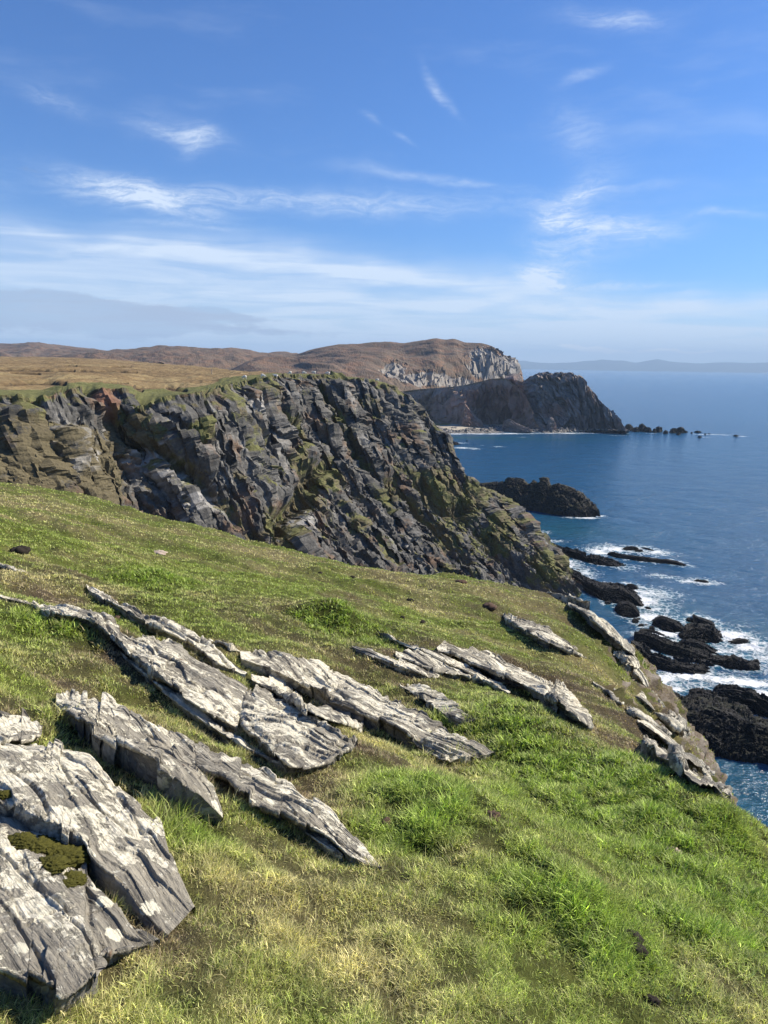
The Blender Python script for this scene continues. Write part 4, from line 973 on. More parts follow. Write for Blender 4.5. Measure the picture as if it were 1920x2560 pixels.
# beach stacks
searock('tall pointed pyramid stack on the far beach', za, [(1000, 800), (1020, 720), (1042, 645), (1075, 690), (1120, 745), (1165, 795), (1205, 852)], [(1000, 850), (1020, 856), (1050, 858), (1085, 858), (1125, 858), (1170, 858), (1212, 858)], 22, M_BROWN, 'sea_stack', 'sea stack', None, nu=120, zL=1.5, foam=0, redk=.5, amp=.5)
searock('humped dark rock on the beach right of the pyramid stack', za, [(1370, 855), (1390, 805), (1435, 790), (1480, 815), (1540, 845), (1590, 862), (1620, 880)], [(1370, 880), (1400, 890), (1440, 895), (1490, 898), (1540, 900), (1590, 902), (1625, 902)], 16, M_HEAD, 'beach_rock', 'rock', None, nu=120, zL=.5, foam=0, amp=.5)
searock('slender upright stack at the foot of the dome headland', zb, [(228, 455), (232, 410), (248, 372), (262, 372), (278, 400), (290, 455)], [(228, 462), (236, 463), (248, 464), (262, 464), (278, 464), (292, 462)], 10, M_HEAD, 'sea_stack', 'sea stack', None, nu=80, zL=.5, foam=0, amp=.4)
searock('small rounded knoll beside the humped beach rock', za, [(1600, 850), (1640, 810), (1680, 800), (1720, 830), (1760, 870)], [(1600, 880), (1640, 885), (1680, 888), (1720, 890), (1762, 888)], 14, M_HEAD, 'beach_rock', 'rock', None, nu=80, zL=.5, foam=0, amp=.5)
# tail of rocks off the dome headland
TAIL = [(760, 458, 50, 42), (805, 466, 34, 30), (845, 462, 52, 50), (890, 468, 34, 32), (950, 468, 36, 38), (995, 478, 26, 22), (1045, 474, 40, 34), (1095, 474, 44, 36), (1080, 486, 22, 18), (1125, 472, 22, 14), (1205, 472, 48, 12), (1252, 484, 12, 8), (1278, 480, 10, 6), (1216, 504, 26, 10), (1452, 496, 34, 10), (1165, 476, 10, 10), (925, 470, 20, 26), (870, 466, 30, 34)]
TL = {2: 'tallest lump in the tail of rocks off the dome headland', 10: 'flat rock in the tail beside a streak of white water', 13: 'flat dark rock standing in front of the tail of rocks', 14: 'outermost lone rock far off the dome headland', 0: 'low rock touching the foot of the dome headland', 6: 'broad lump halfway out along the tail of rocks'}
for i, (x, y, w, h) in enumerate(TAIL):
    searock(TL.get(i, 'brown boulder in the tail of rocks off the dome headland'), zb, [(x - w * .55, y - 2), (x - w * .3, y - h * .8), (x - w * .02, y - h), (x + w * .28, y - h * .7), (x + w * .55, y - 2)],
            [(x - w * .55, y), (x - w * .3, y + 3), (x, y + 5), (x + w * .3, y + 3), (x + w * .55, y)], 6 + w * .12, M_STACK if i not in (10, 11, 12, 13, 14) else M_REEF, 'tail_rock', 'rock', 'rocks trailing off the dome headland', nu=48, amp=1.3, foam=0, zL=-.5)
# little skerries below the cliff end
for i, (x, y, w, h, lab) in enumerate([(950, 1012, 110, 30, 'low reddish skerry nearest the cliff in the far bay'), (1062, 980, 22, 10, 'tiny black rock alone in the far bay'), (850, 990, 60, 22, 'small brown rock against the cliff in the far bay'), (840, 950, 30, 10, 'dark rock close to the shingle shore')]):
    searock(lab, za, [(x - w * .5, y - 2), (x - w * .25, y - h * .7), (x, y - h), (x + w * .3, y - h * .6), (x + w * .5, y - 2)],
            [(x - w * .5, y), (x - w * .25, y + 4), (x, y + 6), (x + w * .3, y + 4), (x + w * .5, y)], 8, M_REEF, 'skerry', 'rock', None, nu=60, foam=0, zL=-.5, redk=.3)

NR = 'black reefs and rocks off the near shore'
def rf(label, C, L, w, **k):
    w = w * 1.25
    k.setdefault('amp', 1.05); k.setdefault('fpow', .42); k.setdefault('el', 1.9)
    return searock(label, z3, C, L, w, group=NR, **k)
rf('long black reef running out from the foot of the cliff ridge', [(260, 20), (330, 60), (400, 82), (500, 106), (560, 138), (640, 148), (700, 175), (790, 190)], [(300, 95), (350, 125), (430, 142), (510, 160), (580, 180), (650, 192), (710, 196), (795, 200)], 10, nu=220)
rf('small black rock ringed by surf farthest out', [(768, 90), (798, 66), (830, 66), (862, 76), (872, 88)], [(768, 94), (798, 100), (830, 100), (860, 98), (874, 94)], 4, foam=4)
rf('little black lump in front of the farthest surf rock', [(838, 98), (855, 84), (885, 86), (902, 100)], [(838, 104), (855, 110), (885, 110), (904, 106)], 3, foam=3)
rf('flat sliver of reef in the farthest surf', [(878, 76), (910, 74), (945, 84), (978, 96)], [(878, 82), (910, 90), (945, 98), (980, 99)], 3, foam=3)
rf('long straight reef alone in deeper water with surf along it', [(678, 112), (700, 104), (780, 118), (870, 128), (970, 142), (1070, 152), (1130, 172), (1182, 190)], [(678, 124), (720, 142), (800, 156), (880, 168), (970, 176), (1070, 188), (1130, 196), (1186, 198)], 6, nu=220, foam=1.8)
rf('barely showing rock in a line of foam', [(1195, 280), (1230, 270), (1275, 276), (1320, 292)], [(1195, 286), (1230, 290), (1275, 298), (1322, 298)], 3, foam=3)
rf('tiny rock in the foam beside the long black reef', [(478, 206), (495, 204), (525, 212)], [(478, 212), (500, 218), (527, 216)], 2, foam=3, nu=40)
rf('broad black reef along the shore below the grey boulders', [(350, 140), (400, 195), (470, 238), (560, 288), (640, 318), (700, 322), (750, 328), (830, 370), (862, 405), (895, 432)], [(380, 190), (430, 250), (500, 320), (590, 380), (660, 410), (710, 420), (760, 425), (820, 436), (860, 442), (898, 442)], 16, nu=260)
rf('square black block standing off the shore in foam', [(794, 315), (800, 303), (845, 308), (876, 326)], [(794, 326), (810, 338), (845, 344), (878, 336)], 5, foam=2.5)
rf('small dark rock at the tip of the broad reef', [(900, 444), (925, 436), (962, 456)], [(902, 452), (928, 464), (964, 464)], 3, foam=3)
rf('smooth dark dome shaped boulder on the shore', [(728, 440), (760, 418), (800, 413), (845, 445), (882, 495)], [(728, 480), (765, 502), (805, 512), (850, 514), (886, 508)], 10, amp=.6, vegk=.2, nu=160)
rf('humped black rock with white water in front', [(940, 548), (975, 515), (1005, 503), (1060, 522), (1110, 545), (1168, 578)], [(942, 556), (975, 575), (1010, 590), (1060, 600), (1110, 604), (1170, 590)], 9, foam=2.5)
rf('black rock with an upright spike at the outer edge', [(1148, 522), (1175, 510), (1198, 514), (1204, 484), (1232, 500), (1280, 520), (1320, 535), (1352, 556)], [(1148, 530), (1175, 540), (1198, 546), (1215, 550), (1240, 556), (1280, 562), (1320, 566), (1354, 564)], 6, foam=2, amp=.7)
rf('biggest black hump among the near reefs', [(1122, 615), (1160, 575), (1215, 556), (1260, 560), (1310, 575), (1350, 615), (1396, 655)], [(1122, 640), (1160, 662), (1215, 670), (1260, 668), (1310, 668), (1350, 668), (1398, 664)], 12, foam=2.2)
rf('lower black slope in front of the biggest hump', [(1118, 648), (1160, 640), (1215, 650), (1270, 672), (1320, 704), (1385, 736)], [(1118, 672), (1160, 695), (1215, 712), (1270, 725), (1320, 738), (1388, 744)], 7, foam=1.5)
rf('jagged rock awash in surf at the right', [(1408, 664), (1440, 648), (1478, 636), (1520, 642), (1562, 655)], [(1408, 670), (1440, 675), (1478, 678), (1520, 672), (1564, 660)], 5, foam=4)
rf('long straight black ridge slanting from the shore rocks', [(845, 588), (900, 600), (960, 622), (1040, 655), (1120, 678), (1200, 706), (1270, 732), (1345, 742)], [(845, 660), (900, 690), (960, 712), (1040, 740), (1120, 760), (1200, 775), (1270, 790), (1348, 792)], 9, nu=240, foam=1.5, vegk=.25)
rf('outer end of the long ridge with a broken tip', [(1170, 722), (1230, 738), (1290, 750), (1360, 752), (1425, 750), (1442, 738), (1490, 760), (1545, 788), (1590, 784), (1614, 826)], [(1170, 772), (1230, 784), (1290, 796), (1360, 812), (1425, 826), (1455, 830), (1500, 834), (1550, 836), (1590, 836), (1616, 834)], 7, nu=180, foam=2)
rf('black reef nearest the brink with foam beyond its tip', [(835, 660), (880, 690), (925, 728), (985, 740), (1040, 765), (1110, 790), (1200, 806), (1280, 812), (1314, 832)], [(840, 780), (890, 800), (940, 824), (1000, 840), (1060, 850), (1120, 856), (1200, 860), (1280, 858), (1316, 842)], 9, nu=220, foam=1.8)
rf('low black ledge between the cliff foot and the broad reef', [(300, 118), (345, 135), (390, 165), (440, 205), (480, 250)], [(305, 150), (350, 175), (395, 210), (440, 255), (485, 290)], 8, nu=140)
rf('thin black ledge running beside the humped rock', [(860, 600), (900, 572), (960, 580), (1020, 606), (1090, 640)], [(862, 622), (905, 606), (960, 612), (1020, 632), (1092, 652)], 5, nu=140, foam=2)
rf('black ledge closing the gap behind the biggest hump', [(1180, 560), (1240, 545), (1300, 552), (1360, 585), (1400, 620)], [(1182, 572), (1240, 566), (1300, 574), (1360, 602), (1402, 632)], 6, nu=120, foam=2)
rf('flat wet ledge just breaking the surface near the right edge', [(1460, 705), (1520, 698), (1580, 706), (1640, 722)], [(1462, 712), (1520, 712), (1580, 718), (1642, 730)], 4, nu=100, foam=3)
rf('short black ledge under the nearest reef', [(900, 835), (950, 842), (1000, 862), (1050, 872)], [(902, 850), (950, 862), (1000, 878), (1052, 880)], 4, nu=100, foam=2)
for i, (x, y, w, h, lab) in enumerate([(690, 375, 40, 24, 'pale grey boulder uppermost in the pile at the cliff foot'), (700, 400, 34, 18, 'grey boulder below the uppermost one of the pile'), (680, 420, 40, 20, 'half hidden grey boulder at the turf edge'), (850, 535, 44, 30, 'round boulder between dome boulder and long ridge'), (885, 560, 40, 22, 'flat boulder left of the humped black rock'), (950, 578, 36, 26, 'upright small boulder touching the white water'), (915, 555, 26, 14, 'pebble sized boulder in the gap of the pile'), (920, 492, 24, 10, 'little rock in foam by the dome boulder'), (935, 712, 24, 14, 'single boulder lying between two long reefs'), (870, 520, 24, 16, 'grey boulder tucked behind the round boulder')]):
    rf(lab, [(x - w * .5, y - h * .2), (x - w * .3, y - h * .85), (x + w * .05, y - h), (x + w * .35, y - h * .7), (x + w * .5, y - h * .1)], [(x - w * .5, y + h * .2), (x - w * .3, y + h * .5), (x, y + h * .55), (x + w * .35, y + h * .5), (x + w * .52, y + h * .2)], 3.5, nu=48, foam=1.2, amp=.6, mat=M_STACK)
# the big black rocks at the lower right
rg = lambda label, C, L, w, **k: searock(label, zg, C, L, w, el=1.9, group='big black shore rocks at the lower right', **k)
rg('black wedge behind the brink at the lower right', [(250, 230), (320, 180), (400, 182), (480, 215), (590, 268)], [(250, 330), (330, 370), (420, 400), (500, 425), (610, 440)], 8, foam=1.5)
searock('long rounded dark rock crossed by one vertical crack', zg, [(570, 275), (640, 235), (710, 205), (800, 190), (880, 212), (960, 240), (1080, 285), (1180, 335), (1330, 400)], [(570, 400), (640, 430), (710, 450), (800, 460), (880, 465), (960, 470), (1080, 480), (1180, 490), (1340, 500)], 12, M_REEF, group='big black shore rocks at the lower right', nu=240, foam=0)
rg('blackest rock wall facing the surf at the right edge', [(960, 225), (1015, 125), (1100, 112), (1230, 118), (1370, 150), (1430, 152), (1500, 205), (1600, 265), (1720, 320), (1900, 400)], [(980, 330), (1040, 380), (1120, 420), (1240, 450), (1370, 480), (1430, 500), (1500, 520), (1600, 550), (1720, 590), (1900, 640)], 10, nu=240, foam=3)
searock('brownish shore rock with a green turf streak on its top', zg, [(370, 325), (470, 345), (545, 375), (610, 430), (700, 430), (850, 362), (940, 366), (1040, 400), (1200, 455), (1330, 520), (1500, 580)], [(480, 900), (560, 930), (640, 960), (700, 980), (770, 1000), (850, 1010), (940, 1020), (1040, 1030), (1200, 1040), (1330, 1060), (1500, 1080)], 22, M_REEF, group='big black shore rocks at the lower right', nu=260, foam=0, vegk=.3, fpow=.4, amp=.5)
searock('huge blocky dark rock filling the right edge above the still water', zg, [(940, 700), (980, 610), (1060, 585), (1200, 548), (1320, 535), (1450, 560), (1600, 585), (1750, 620), (2000, 680)], [(940, 1010), (980, 1030), (1060, 1050), (1200, 1080), (1320, 1100), (1450, 1120), (1600, 1140), (1750, 1170), (2000, 1220)], 16, M_REEF, group='big black shore rocks at the lower right', nu=260, foam=0, vegk=.35, fpow=.3, amp=.35)
print('rocks', round(time.time() - T0, 1))

# ================================================================== THE SEA
def mat_sea():
    m, g, out = material('sea_water'); p = g.pos()
    foam = g.attr('foam'); sh = g.attr('shallow')
    n1 = g.noise(g.map(p, (.05, .09, .1), rot=(0, 0, R(30))), 1.0, 6, .6, .3)
    n2 = g.noise(g.map(p, (.35, .6, .5), rot=(0, 0, R(20))), 1.0, 5, .6, .2)
    n3 = g.noise(g.map(p, (1.6, 2.4, 1), rot=(0, 0, R(-10))), 1.0, 4, .6)
    deep = g.mixc(g.noise(g.map(p, (.004, .0012, 1), rot=(0, 0, R(8))), 1.0, 4, .55), (.006, .052, .125), (.014, .095, .19))
    deep = g.mixc(sh, deep, (.012, .085, .105))
    lace = g.voro(g.vm('ADD', p, g.vm('MULTIPLY', g.noise(p, .5, 3, .6, col=True), (1.6, 1.6, 0))), .55, feature='DISTANCE_TO_EDGE')
    lc = g.ss(lace, .16, .02); fn = g.noise(p, .35, 7, .72, .8); fs = g.noise(p, 1.8, 5, .7, .5)
    fm = g.m('ADD', foam, g.m('ADD', g.m('MULTIPLY', g.m('SUBTRACT', fn, .5), 1.9), g.m('MULTIPLY', g.m('SUBTRACT', fs, .5), .9)))
    f1 = g.ss(fm, .50, .80)
    f2 = g.m('MULTIPLY', g.m('MULTIPLY', lc, g.ss(fm, .10, .6)), .6)
    f = g.m('MULTIPLY', g.m('MAXIMUM', f1, f2), g.ss(foam, .02, .15))
    aer = g.m('MULTIPLY', g.ss(fm, .0, .8), g.ss(foam, .05, .6))
    deep = g.mixc(g.m('MULTIPLY', aer, .55), deep, (.07, .26, .30))
    c = g.mixc(f, deep, (.80, .83, .84))
    h = g.m('ADD', g.m('MULTIPLY', n1, 3.0), g.m('ADD', g.m('MULTIPLY', n2, .9), g.m('MULTIPLY', n3, .22)))
    h = g.m('ADD', h, g.m('MULTIPLY', f, .25))
    bm = g.bump(h, 1.0, 1.0)
    ro = g.m('ADD', .16, g.m('MULTIPLY', f, .6))
    principled(g, out, c, ro, .5, bm, IOR=1.33); return m
M_SEA = mat_sea()
azs = np.concatenate([np.radians(np.linspace(-4, 31, 420)), np.radians(np.linspace(31, 356, 90))[1:-1]])
rs = np.concatenate([[.5], np.linspace(40, 85, 6), np.exp(np.linspace(math.log(88), math.log(420), 620)), np.exp(np.linspace(math.log(425), math.log(1600), 160)), np.exp(np.linspace(math.log(1700), math.log(26500), 40))])
A, RR = np.meshgrid(azs, rs, indexing='ij'); X, Y = np.sin(A) * RR, np.cos(A) * RR
foam = np.zeros_like(X)
for fx, fy_, r in FOAM:
    m_ = (np.abs(X - fx) < r * 3) & (np.abs(Y - fy_) < r * 3)
    if m_.any():
        dd = ((X[m_] - fx) ** 2 + (Y[m_] - fy_) ** 2) / (r * r); foam[m_] = np.maximum(foam[m_], .55 * np.exp(-dd))
# patches of surf: pixel centre, half sizes in metres (across, along the swell), strength
for f, x, y, a, b, st in [(z3, 620, 95, 5, 6, .8), (z3, 980, 100, 6, 5, .7), (z3, 720, 80, 8, 7, .75), (z3, 1050, 105, 4, 4, .4), (z3, 440, 170, 5, 8, .7), (z3, 500, 220, 6, 7, .6), (z3, 560, 235, 4, 4, .4), (z3, 800, 195, 5, 4, .5), (z3, 980, 240, 4, 2, .5), (z3, 1060, 255, 5, 2, .55), (z3, 1200, 275, 6, 2.4, .75), (z3, 1290, 290, 4, 2, .7),
        (z3, 950, 350, 8, 8, .6), (z3, 900, 400, 6, 9, .8), (z3, 1000, 420, 6, 8, .45), (z3, 960, 500, 6, 6, .8), (z3, 1060, 470, 4, 5, .4), (z3, 1040, 600, 7, 3.5, .9), (z3, 1020, 640, 5, 2, .8), (z3, 1440, 610, 6, 5, .9), (z3, 1560, 680, 7, 5, .75), (z3, 1400, 700, 6, 4, .6), (z3, 1480, 730, 8, 4, .5), (z3, 1640, 740, 6, 5, .6), (z3, 1620, 650, 5, 4, .5),
        (z3, 1180, 850, 9, 3.0, .8), (z3, 1000, 880, 6, 4, .8), (z3, 1080, 930, 6, 3, .7), (z3, 1250, 930, 5, 5, .45), (z3, 1400, 880, 8, 3.5, .8), (z3, 1560, 900, 6, 3, .8), (z3, 1600, 970, 6, 3, 1.0), (z3, 1450, 870, 6, 2, .6), (z3, 1150, 760, 6, 1.6, .6), (z3, 1200, 790, 8, 1.3, .7), (z3, 960, 740, 4, 2, .6), (z3, 1450, 550, 5, 2.5, .35), (z3, 1000, 320, 5, 4, .35),
        (z2, 870, 820, 6, 2.2, .8), (z2, 800, 818, 3, 1.5, .6), (z2, 932, 812, 2.5, 2, .8), (z2, 680, 882, 4, 3, .5), (z2, 740, 920, 5, 3, .4), (z2, 830, 965, 6, 4, .25),
        (z2, 1400, 460, 16, 4, .75), (z2, 1480, 462, 12, 3, .6), (z2, 1540, 468, 8, 3, .6), (z2, 1390, 472, 10, 3, .5), (z2, 340, 518, 10, 5, .8), (z2, 390, 522, 5, 4, .7), (z2, 495, 513, 5, 3, .7), (z2, 330, 497, 6, 3, .6), (z2, 600, 472, 5, 3, .5), (z2, 1020, 465, 10, 3, .5), (z2, 420, 508, 4, 2, .4),
        (z2, 260, 457, 10, 5, .9), (z2, 310, 458, 8, 5, .9), (z2, 400, 457, 18, 5, .85), (z2, 480, 457, 10, 5, .85), (z2, 550, 456, 14, 5, .9), (z2, 640, 456, 10, 5, .6), (z2, 720, 454, 12, 5, .8), (z2, 800, 455, 12, 5, .85), (z2, 900, 454, 20, 5, .9), (z2, 980, 455, 14, 5, .9), (z2, 1160, 455, 8, 3, .4)]:
    q = at_z(*f(x, y)); foam = np.maximum(foam, min(st * 1.15, 1.0) * np.exp(-(((X - q[0]) / a) ** 2 + ((Y - q[1]) / b) ** 2)))
shallow = np.zeros_like(X)
for f, x, y, a, b, st in [(z2, 420, 475, 60, 14, .9), (z2, 700, 480, 50, 14, .5), (z2, 780, 870, 22, 22, .6), (z2, 900, 900, 25, 25, .3), (zg, 1200, 1500, 14, 14, .5), (z3, 1450, 600, 25, 14, .4), (z3, 950, 450, 14, 16, .5)]:
    q = at_z(*f(x, y)); shallow = np.maximum(shallow, st * np.exp(-(((X - q[0]) / a) ** 2 + ((Y - q[1]) / b) ** 2)))
Zs = .22 * gn(X / 9 + Y / 30, Y / 14, 601) * np.clip(1 - RR / 900, 0, 1) + .1 * gn(X / 3.2, Y / 4.5, 602) * np.clip(1 - RR / 400, 0, 1)
sea = mesh_obj('sea', np.stack([X, Y, Zs], -1).reshape(-1, 3), gridq(*X.shape, wrap=True), mat=M_SEA, attrs={'foam': foam, 'shallow': shallow}); tag(sea, kind='structure')

# distant coast across the water, 24 km off
def mat_far():
    m, g, out = material('distant_land'); p = g.pos()
    principled(g, out, g.mixc(g.noise(p, .0006, 5, .6), (.07, .08, .07), (.11, .11, .09)), 1.0, .0); return m
fc = P2(z2, [(520, 150), (600, 142), (660, 150), (740, 152), (830, 147), (900, 141), (940, 137), (1000, 141), (1030, 140), (1090, 150), (1130, 143), (1175, 136), (1230, 144), (1300, 150), (1370, 154), (1440, 149), (1500, 148), (1560, 152), (1659, 149), (1800, 156)])
hm = ridge('distant_coast', [at_y(p[0], 912 + (p[0] - 960) * .0157 + 5, 22000) for p in fc], [at_y(*p, 24000) for p in fc], 2500, mat_far(), nu=300, nl=20, nr=6, smooth=True, zback=-5,
           disp=lambda u, v, P: 12 * fbm(u / 500, v / 500, 701, 3))

# ================================================================== SMALL THINGS
bpy.context.view_layer.update()
def cast(o, px, py):
    d = mathutils.Vector(ray(px, py)).normalized()
    ok, loc, nrm, _ = o.ray_cast(mathutils.Vector((0, 0, EYE)), d)
    return np.array(loc) if ok else None
def plain(name, c1, c2, sc, rough=.95):
    m, g, out = material(name); p = g.pos(); n = g.noise(p, sc, 5, .7)
    principled(g, out, g.mixc(n, c1, c2), rough, .2, g.bump(n, .8, .01)); return m
M_DUNG = plain('dried_dung', (.012, .010, .009), (.05, .04, .03), 60)
M_SOIL = plain('bare_soil', (.05, .03, .022), (.13, .085, .06), 40)
M_STONE = plain('pale_stone', (.30, .22, .16), (.55, .46, .38), 30)
M_WOOL = plain('wool', (.62, .58, .50), (.80, .77, .70), 20)
M_MOSS = plain('moss', (.030, .032, .006), (.12, .11, .02), 70)
def lump(name, c, size, flat, mat, label, cat, seed, group=None, kind=None, jag=.35):
    nu_, nv_ = 22, 11
    a = np.linspace(0, 2 * math.pi, nu_, endpoint=False); b = np.linspace(0, math.pi, nv_)
    A_, B_ = np.meshgrid(a, b, indexing='ij')
    D = np.stack([np.cos(A_) * np.sin(B_), np.sin(A_) * np.sin(B_), np.cos(B_)], -1)
    rr_ = 1 + jag * (gn(D[..., 0] * 2 + seed, D[..., 1] * 2 + D[..., 2] * 1.3, seed) + .6 * gn(D[..., 0] * 5 + seed, D[..., 1] * 5 + D[..., 2] * 3.1, seed + 1))
    V = D * rr_[..., None] * np.array([size, size * .75, size * flat]) / 2
    o = mesh_obj(name, V.reshape(-1, 3), gridq(nu_, nv_, wrap=True), mat=mat, smooth=True); o.location = c; o.rotation_euler = (0, 0, seed * 1.3)
    return tag(o, label, cat, group, kind)
for i, (f, x, y, sz, fl, mt, nm, cat, lab) in enumerate([
    (ONE, 48, 1381, .30, .5, M_DUNG, 'dropping', 'dropping', 'black heap of droppings on the grass near the left edge'),
    (ONE, 398, 1383, .42, .18, M_STONE, 'flat_stone', 'stone', 'flat pinkish stone lying alone in the upper grass'),
    (z5, 378, 95, .16, .6, M_DUNG, 'dropping', 'dropping', 'dark dropping on the turf near the skyline, middle of the photo'),
    (z5, 780, 160, .16, .5, M_DUNG, 'dropping', 'dropping', 'dark dropping on the bright grass right of the middle'),
    (z5, 675, 210, .16, .5, M_DUNG, 'dropping', 'dropping', 'dark dropping below and left of the one right of the middle'),
    (z5, 740, 330, .12, .6, M_DUNG, 'dropping', 'dropping', 'small dropping just above the long thin rib of rock'),
    (z5, 635, 300, .11, .6, M_DUNG, 'dropping', 'dropping', 'smallest dropping, left of the one above the long thin rib'),
    (z5, 208, 70, .12, .5, M_DUNG, 'dropping', 'dropping', 'dropping nearest the skyline of the turf on the left'),
    (z5, 1085, 250, .38, .35, M_SOIL, 'soil_clod', 'soil', 'reddish clod of bare soil above the grey lichened slab'),
    (z5, 935, 122, .34, .4, M_SOIL, 'soil_clod', 'soil', 'reddish clod of bare soil on the skyline beside the pale rock'),
    (z4, 505, 258, .10, .6, M_SOIL, 'soil_clod', 'soil', 'brown clod in the grass between the rib and the broad slab'),
    (z7, 1092, 1015, .09, .5, M_DUNG, 'dropping', 'dropping', 'black dropping in the long grass at the lower right'),
    (z7, 890, 902, .08, .5, M_DUNG, 'dropping', 'dropping', 'brown dropping up slope of the black one at the lower right'),
    (z7, 1080, 962, .08, .5, M_DUNG, 'dropping', 'dropping', 'dark dropping right above the black one at the lower right'),
    (z7, 1248, 576, .11, .4, M_STONE, 'flat_stone', 'stone', 'pale crumbling stone in the long grass on the right'),
    (z7, 468, 415, .10, .5, M_SOIL, 'soil_clod', 'soil', 'brown clod on the green bank right of the long rounded slab'),
    (z7, 1155, 1200, .06, .5, M_DUNG, 'dropping', 'dropping', 'lowest dropping near the bottom of the slope'),
    (z7, 5, 460, .06, .7, M_SOIL, 'soil_clod', 'soil', 'small brown clod below the tip of the pointed slab'),
    (z6, 515, 1395, .05, .7, M_DUNG, 'dropping', 'dropping', 'small dark dropping right of the white crusted slab')]):
    q = hit(*f(x, y)); q[2] = hill(q[0], q[1]) + sz * fl * .2
    lump(nm, q, sz, fl, mt, lab, cat, i + 3, kind='thing')
slabs = [o for o in COL.objects if o.name.startswith('rock_outcrop')]
def cast_any(px, py, obs):
    best = None
    for o in obs:
        q = cast(o, px, py)
        if q is not None and (best is None or np.linalg.norm(q - [0, 0, EYE]) < np.linalg.norm(best - [0, 0, EYE])): best = q
    return best
for i, (lab, spots) in enumerate([('largest dark green moss cushion on the ledge under the grey slab', [(150, 720, .09), (200, 740, .10), (240, 760, .11), (290, 765, .10), (330, 780, .07), (220, 800, .08), (260, 730, .07), (180, 700, .06)]),
        ('small round moss cushion lower down the crack in the slab', [(300, 862, .07), (325, 872, .05), (290, 880, .04)]), ('olive moss cushion at the upper end of the mossy ledge', [(85, 690, .07), (105, 705, .06), (70, 700, .04)]),
        ('tiny patch of moss at the left edge of the largest slab', [(20, 495, .05), (38, 492, .045), (4, 498, .05)])]):
    Vs, Qs, off = [], [], 0
    for j, (x, y, sz) in enumerate(spots):
        q = cast_any(*z6(x, y), slabs)
        if q is None: continue
        a = np.linspace(0, 2 * math.pi, 64, endpoint=False); b = np.linspace(0, math.pi, 32)
        A_, B_ = np.meshgrid(a, b, indexing='ij'); D = np.stack([np.cos(A_) * np.sin(B_), np.sin(A_) * np.sin(B_), np.cos(B_)], -1)
        r_ = 1 + .25 * gn(D[..., 0] * 4 + j, D[..., 1] * 4 + D[..., 2] * 3, 90 + i) + .18 * gn(D[..., 0] * 11 + j, D[..., 1] * 11 + D[..., 2] * 7, 95 + i) + .16 * gn(D[..., 0] * 26 + j, D[..., 1] * 26 + D[..., 2] * 19, 97 + i)
        V = D * r_[..., None] * np.array([sz, sz * .8, sz * .26]) / 2 * 1.5 + q
        Vs.append(V.reshape(-1, 3)); Qs.append(gridq(64, 32, wrap=True) + off); off += 64 * 32
    if Vs: tag(mesh_obj('moss_cushion', np.concatenate(Vs), np.concatenate(Qs), mat=M_MOSS), lab, 'moss', 'dark moss on the near rocks', 'thing')
# sheep on the clifftop
def sheep_proto(name, head_down):
    hd_ = [(0, .62, .62), (0, .78, .36), (0, .86, .16)] if head_down else [(0, .60, .86), (0, .74, 1.0), (0, .90, .93)]
    co = [(0, -.05, .72), (0, -.45, .74), (0, .38, .74)] + hd_ + [(.13, .36, .4), (.13, .36, .02), (-.13, .38, .4), (-.13, .42, .02), (.13, -.42, .42), (.13, -.38, .02), (-.13, -.44, .42), (-.13, -.48, .02), (0, -.62, .66), (.10, hd_[1][1] - .03, hd_[1][2] + .06), (-.10, hd_[1][1] - .03, hd_[1][2] + .06)]
    ed = [(0, 1), (0, 2), (2, 3), (3, 4), (4, 5), (2, 6), (6, 7), (2, 8), (8, 9), (1, 10), (10, 11), (1, 12), (12, 13), (1, 14), (4, 15), (4, 16)]
    rad = [.30, .26, .24, .13, .10, .06, .06, .045, .06, .045, .07, .045, .07, .045, .05, .035, .035]
    me = bpy.data.meshes.new(name); me.from_pydata(co, ed, []); me.materials.append(M_WOOL)
    o = bpy.data.objects.new(name, me); COL.objects.link(o)
    md = o.modifiers.new('skin', 'SKIN'); sl = me.skin_vertices[0] if me.skin_vertices else None
    if sl is None:
        bpy.context.view_layer.objects.active = o; o.select_set(True); bpy.ops.object.modifier_remove(modifier='skin'); bpy.ops.object.modifier_add(type='SKIN'); sl = me.skin_vertices[0]
    for k_, r_ in enumerate(rad): sl.data[k_].radius = (r_, r_); sl.data[k_].use_root = k_ == 0
    sb = o.modifiers.new('sub', 'SUBSURF'); sb.levels = sb.render_levels = 1
    return o
pr = [sheep_proto('sheep', True), sheep_proto('sheep', False)]; used = set()
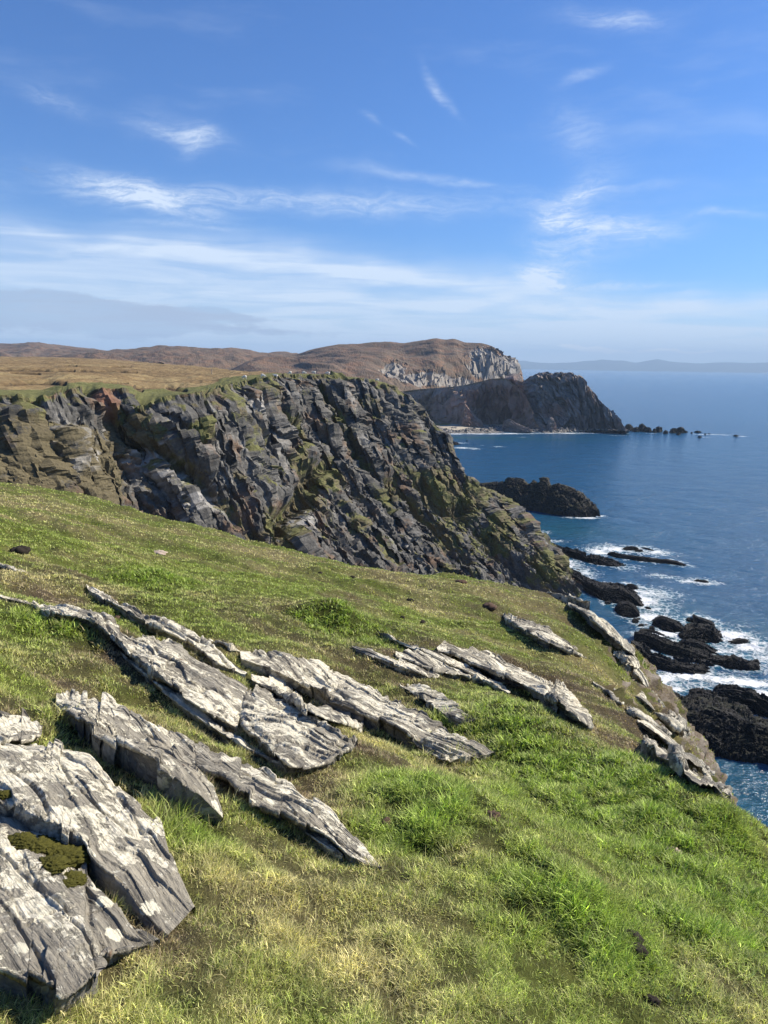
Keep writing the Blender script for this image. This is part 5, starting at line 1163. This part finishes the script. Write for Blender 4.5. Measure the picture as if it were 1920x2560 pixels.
for i, (x, y, pz, ang, lab) in enumerate([(455, 166, 0, 80, 'white sheep grazing on the clifftop, farthest left of the flock'), (613, 153, 0, -70, 'white sheep second from the left on the clifftop'), (722, 154, 1, 100, 'white sheep third from the left, standing just above the crags'),
        (848, 126, 0, 60, 'white sheep grazing behind the highest crags, fourth from the left'), (968, 124, 0, -80, 'small far sheep between the two on the clifftop skyline'), (1055, 120, 1, 70, 'white sheep with raised head on the highest point of the skyline'), (1173, 126, 0, 95, 'white sheep grazing where the clifftop starts to fall'), (1600, 188, 0, 60, 'white sheep nearest the end of the clifftop, farthest right')]):
    px, py = zd(x, y); q = None
    for k_ in range(14):
        q = cast(moor, px, py + k_ * .8)
        if q is not None and q[1] < 330: break
    if q is None: continue
    o = pr[pz] if pz not in used else pr[pz].copy()
    if pz in used: COL.objects.link(o)
    used.add(pz); o.location = q; o.rotation_euler = (0, 0, R(ang)); o.scale = (.88,) * 3
    tag(o, lab, 'sheep', 'sheep grazing along the clifftop', 'thing')
px, py = zd(170, 122); q = cast(moor, px, py)
if q is not None:
    o = mesh_obj('marker_post', [(a * .12, b * .12, c) for c in (-.3, 1.9, 2.1) for a, b in (((-1, -1), (1, -1), (1, 1), (-1, 1)) if c < 2 else ((-.3, -.3), (.3, -.3), (.3, .3), (-.3, .3)))],
                 np.array([(0, 1, 5, 4), (1, 2, 6, 5), (2, 3, 7, 6), (3, 0, 4, 7), (4, 5, 9, 8), (5, 6, 10, 9), (6, 7, 11, 10), (7, 4, 8, 11), (8, 9, 10, 11)]), mat=M_STONE, smooth=False)
    o.location = q; tag(o, 'pale upright marker post standing on the brown moor', 'post', kind='thing')

# ================================================================== AIR
def haze():
    m = bpy.data.materials.new('haze_air'); m.use_nodes = True; g = NG(m.node_tree); out = g.node('ShaderNodeOutputMaterial')
    v = g.node('ShaderNodeVolumePrincipled', {'Color': (.53, .75, 1.0), 'Density': 7e-5, 'Anisotropy': .0})
    g.L.new(v.outputs[0], out.inputs['Volume'])
    x0, x1, y0, y1, z0, z1_ = -27000, 27000, -27000, 27000, -6, 640
    V = [(x0, y0, z0), (x1, y0, z0), (x1, y1, z0), (x0, y1, z0), (x0, y0, z1_), (x1, y0, z1_), (x1, y1, z1_), (x0, y1, z1_)]
    Fq = np.array([(0, 3, 2, 1), (4, 5, 6, 7), (0, 1, 5, 4), (1, 2, 6, 5), (2, 3, 7, 6), (3, 0, 4, 7)])
    return tag(mesh_obj('haze', V, Fq, mat=m, smooth=False), 'thin blue haze softening the distant hills', 'haze', kind='stuff')
haze()
print('done', round(time.time() - T0, 1))
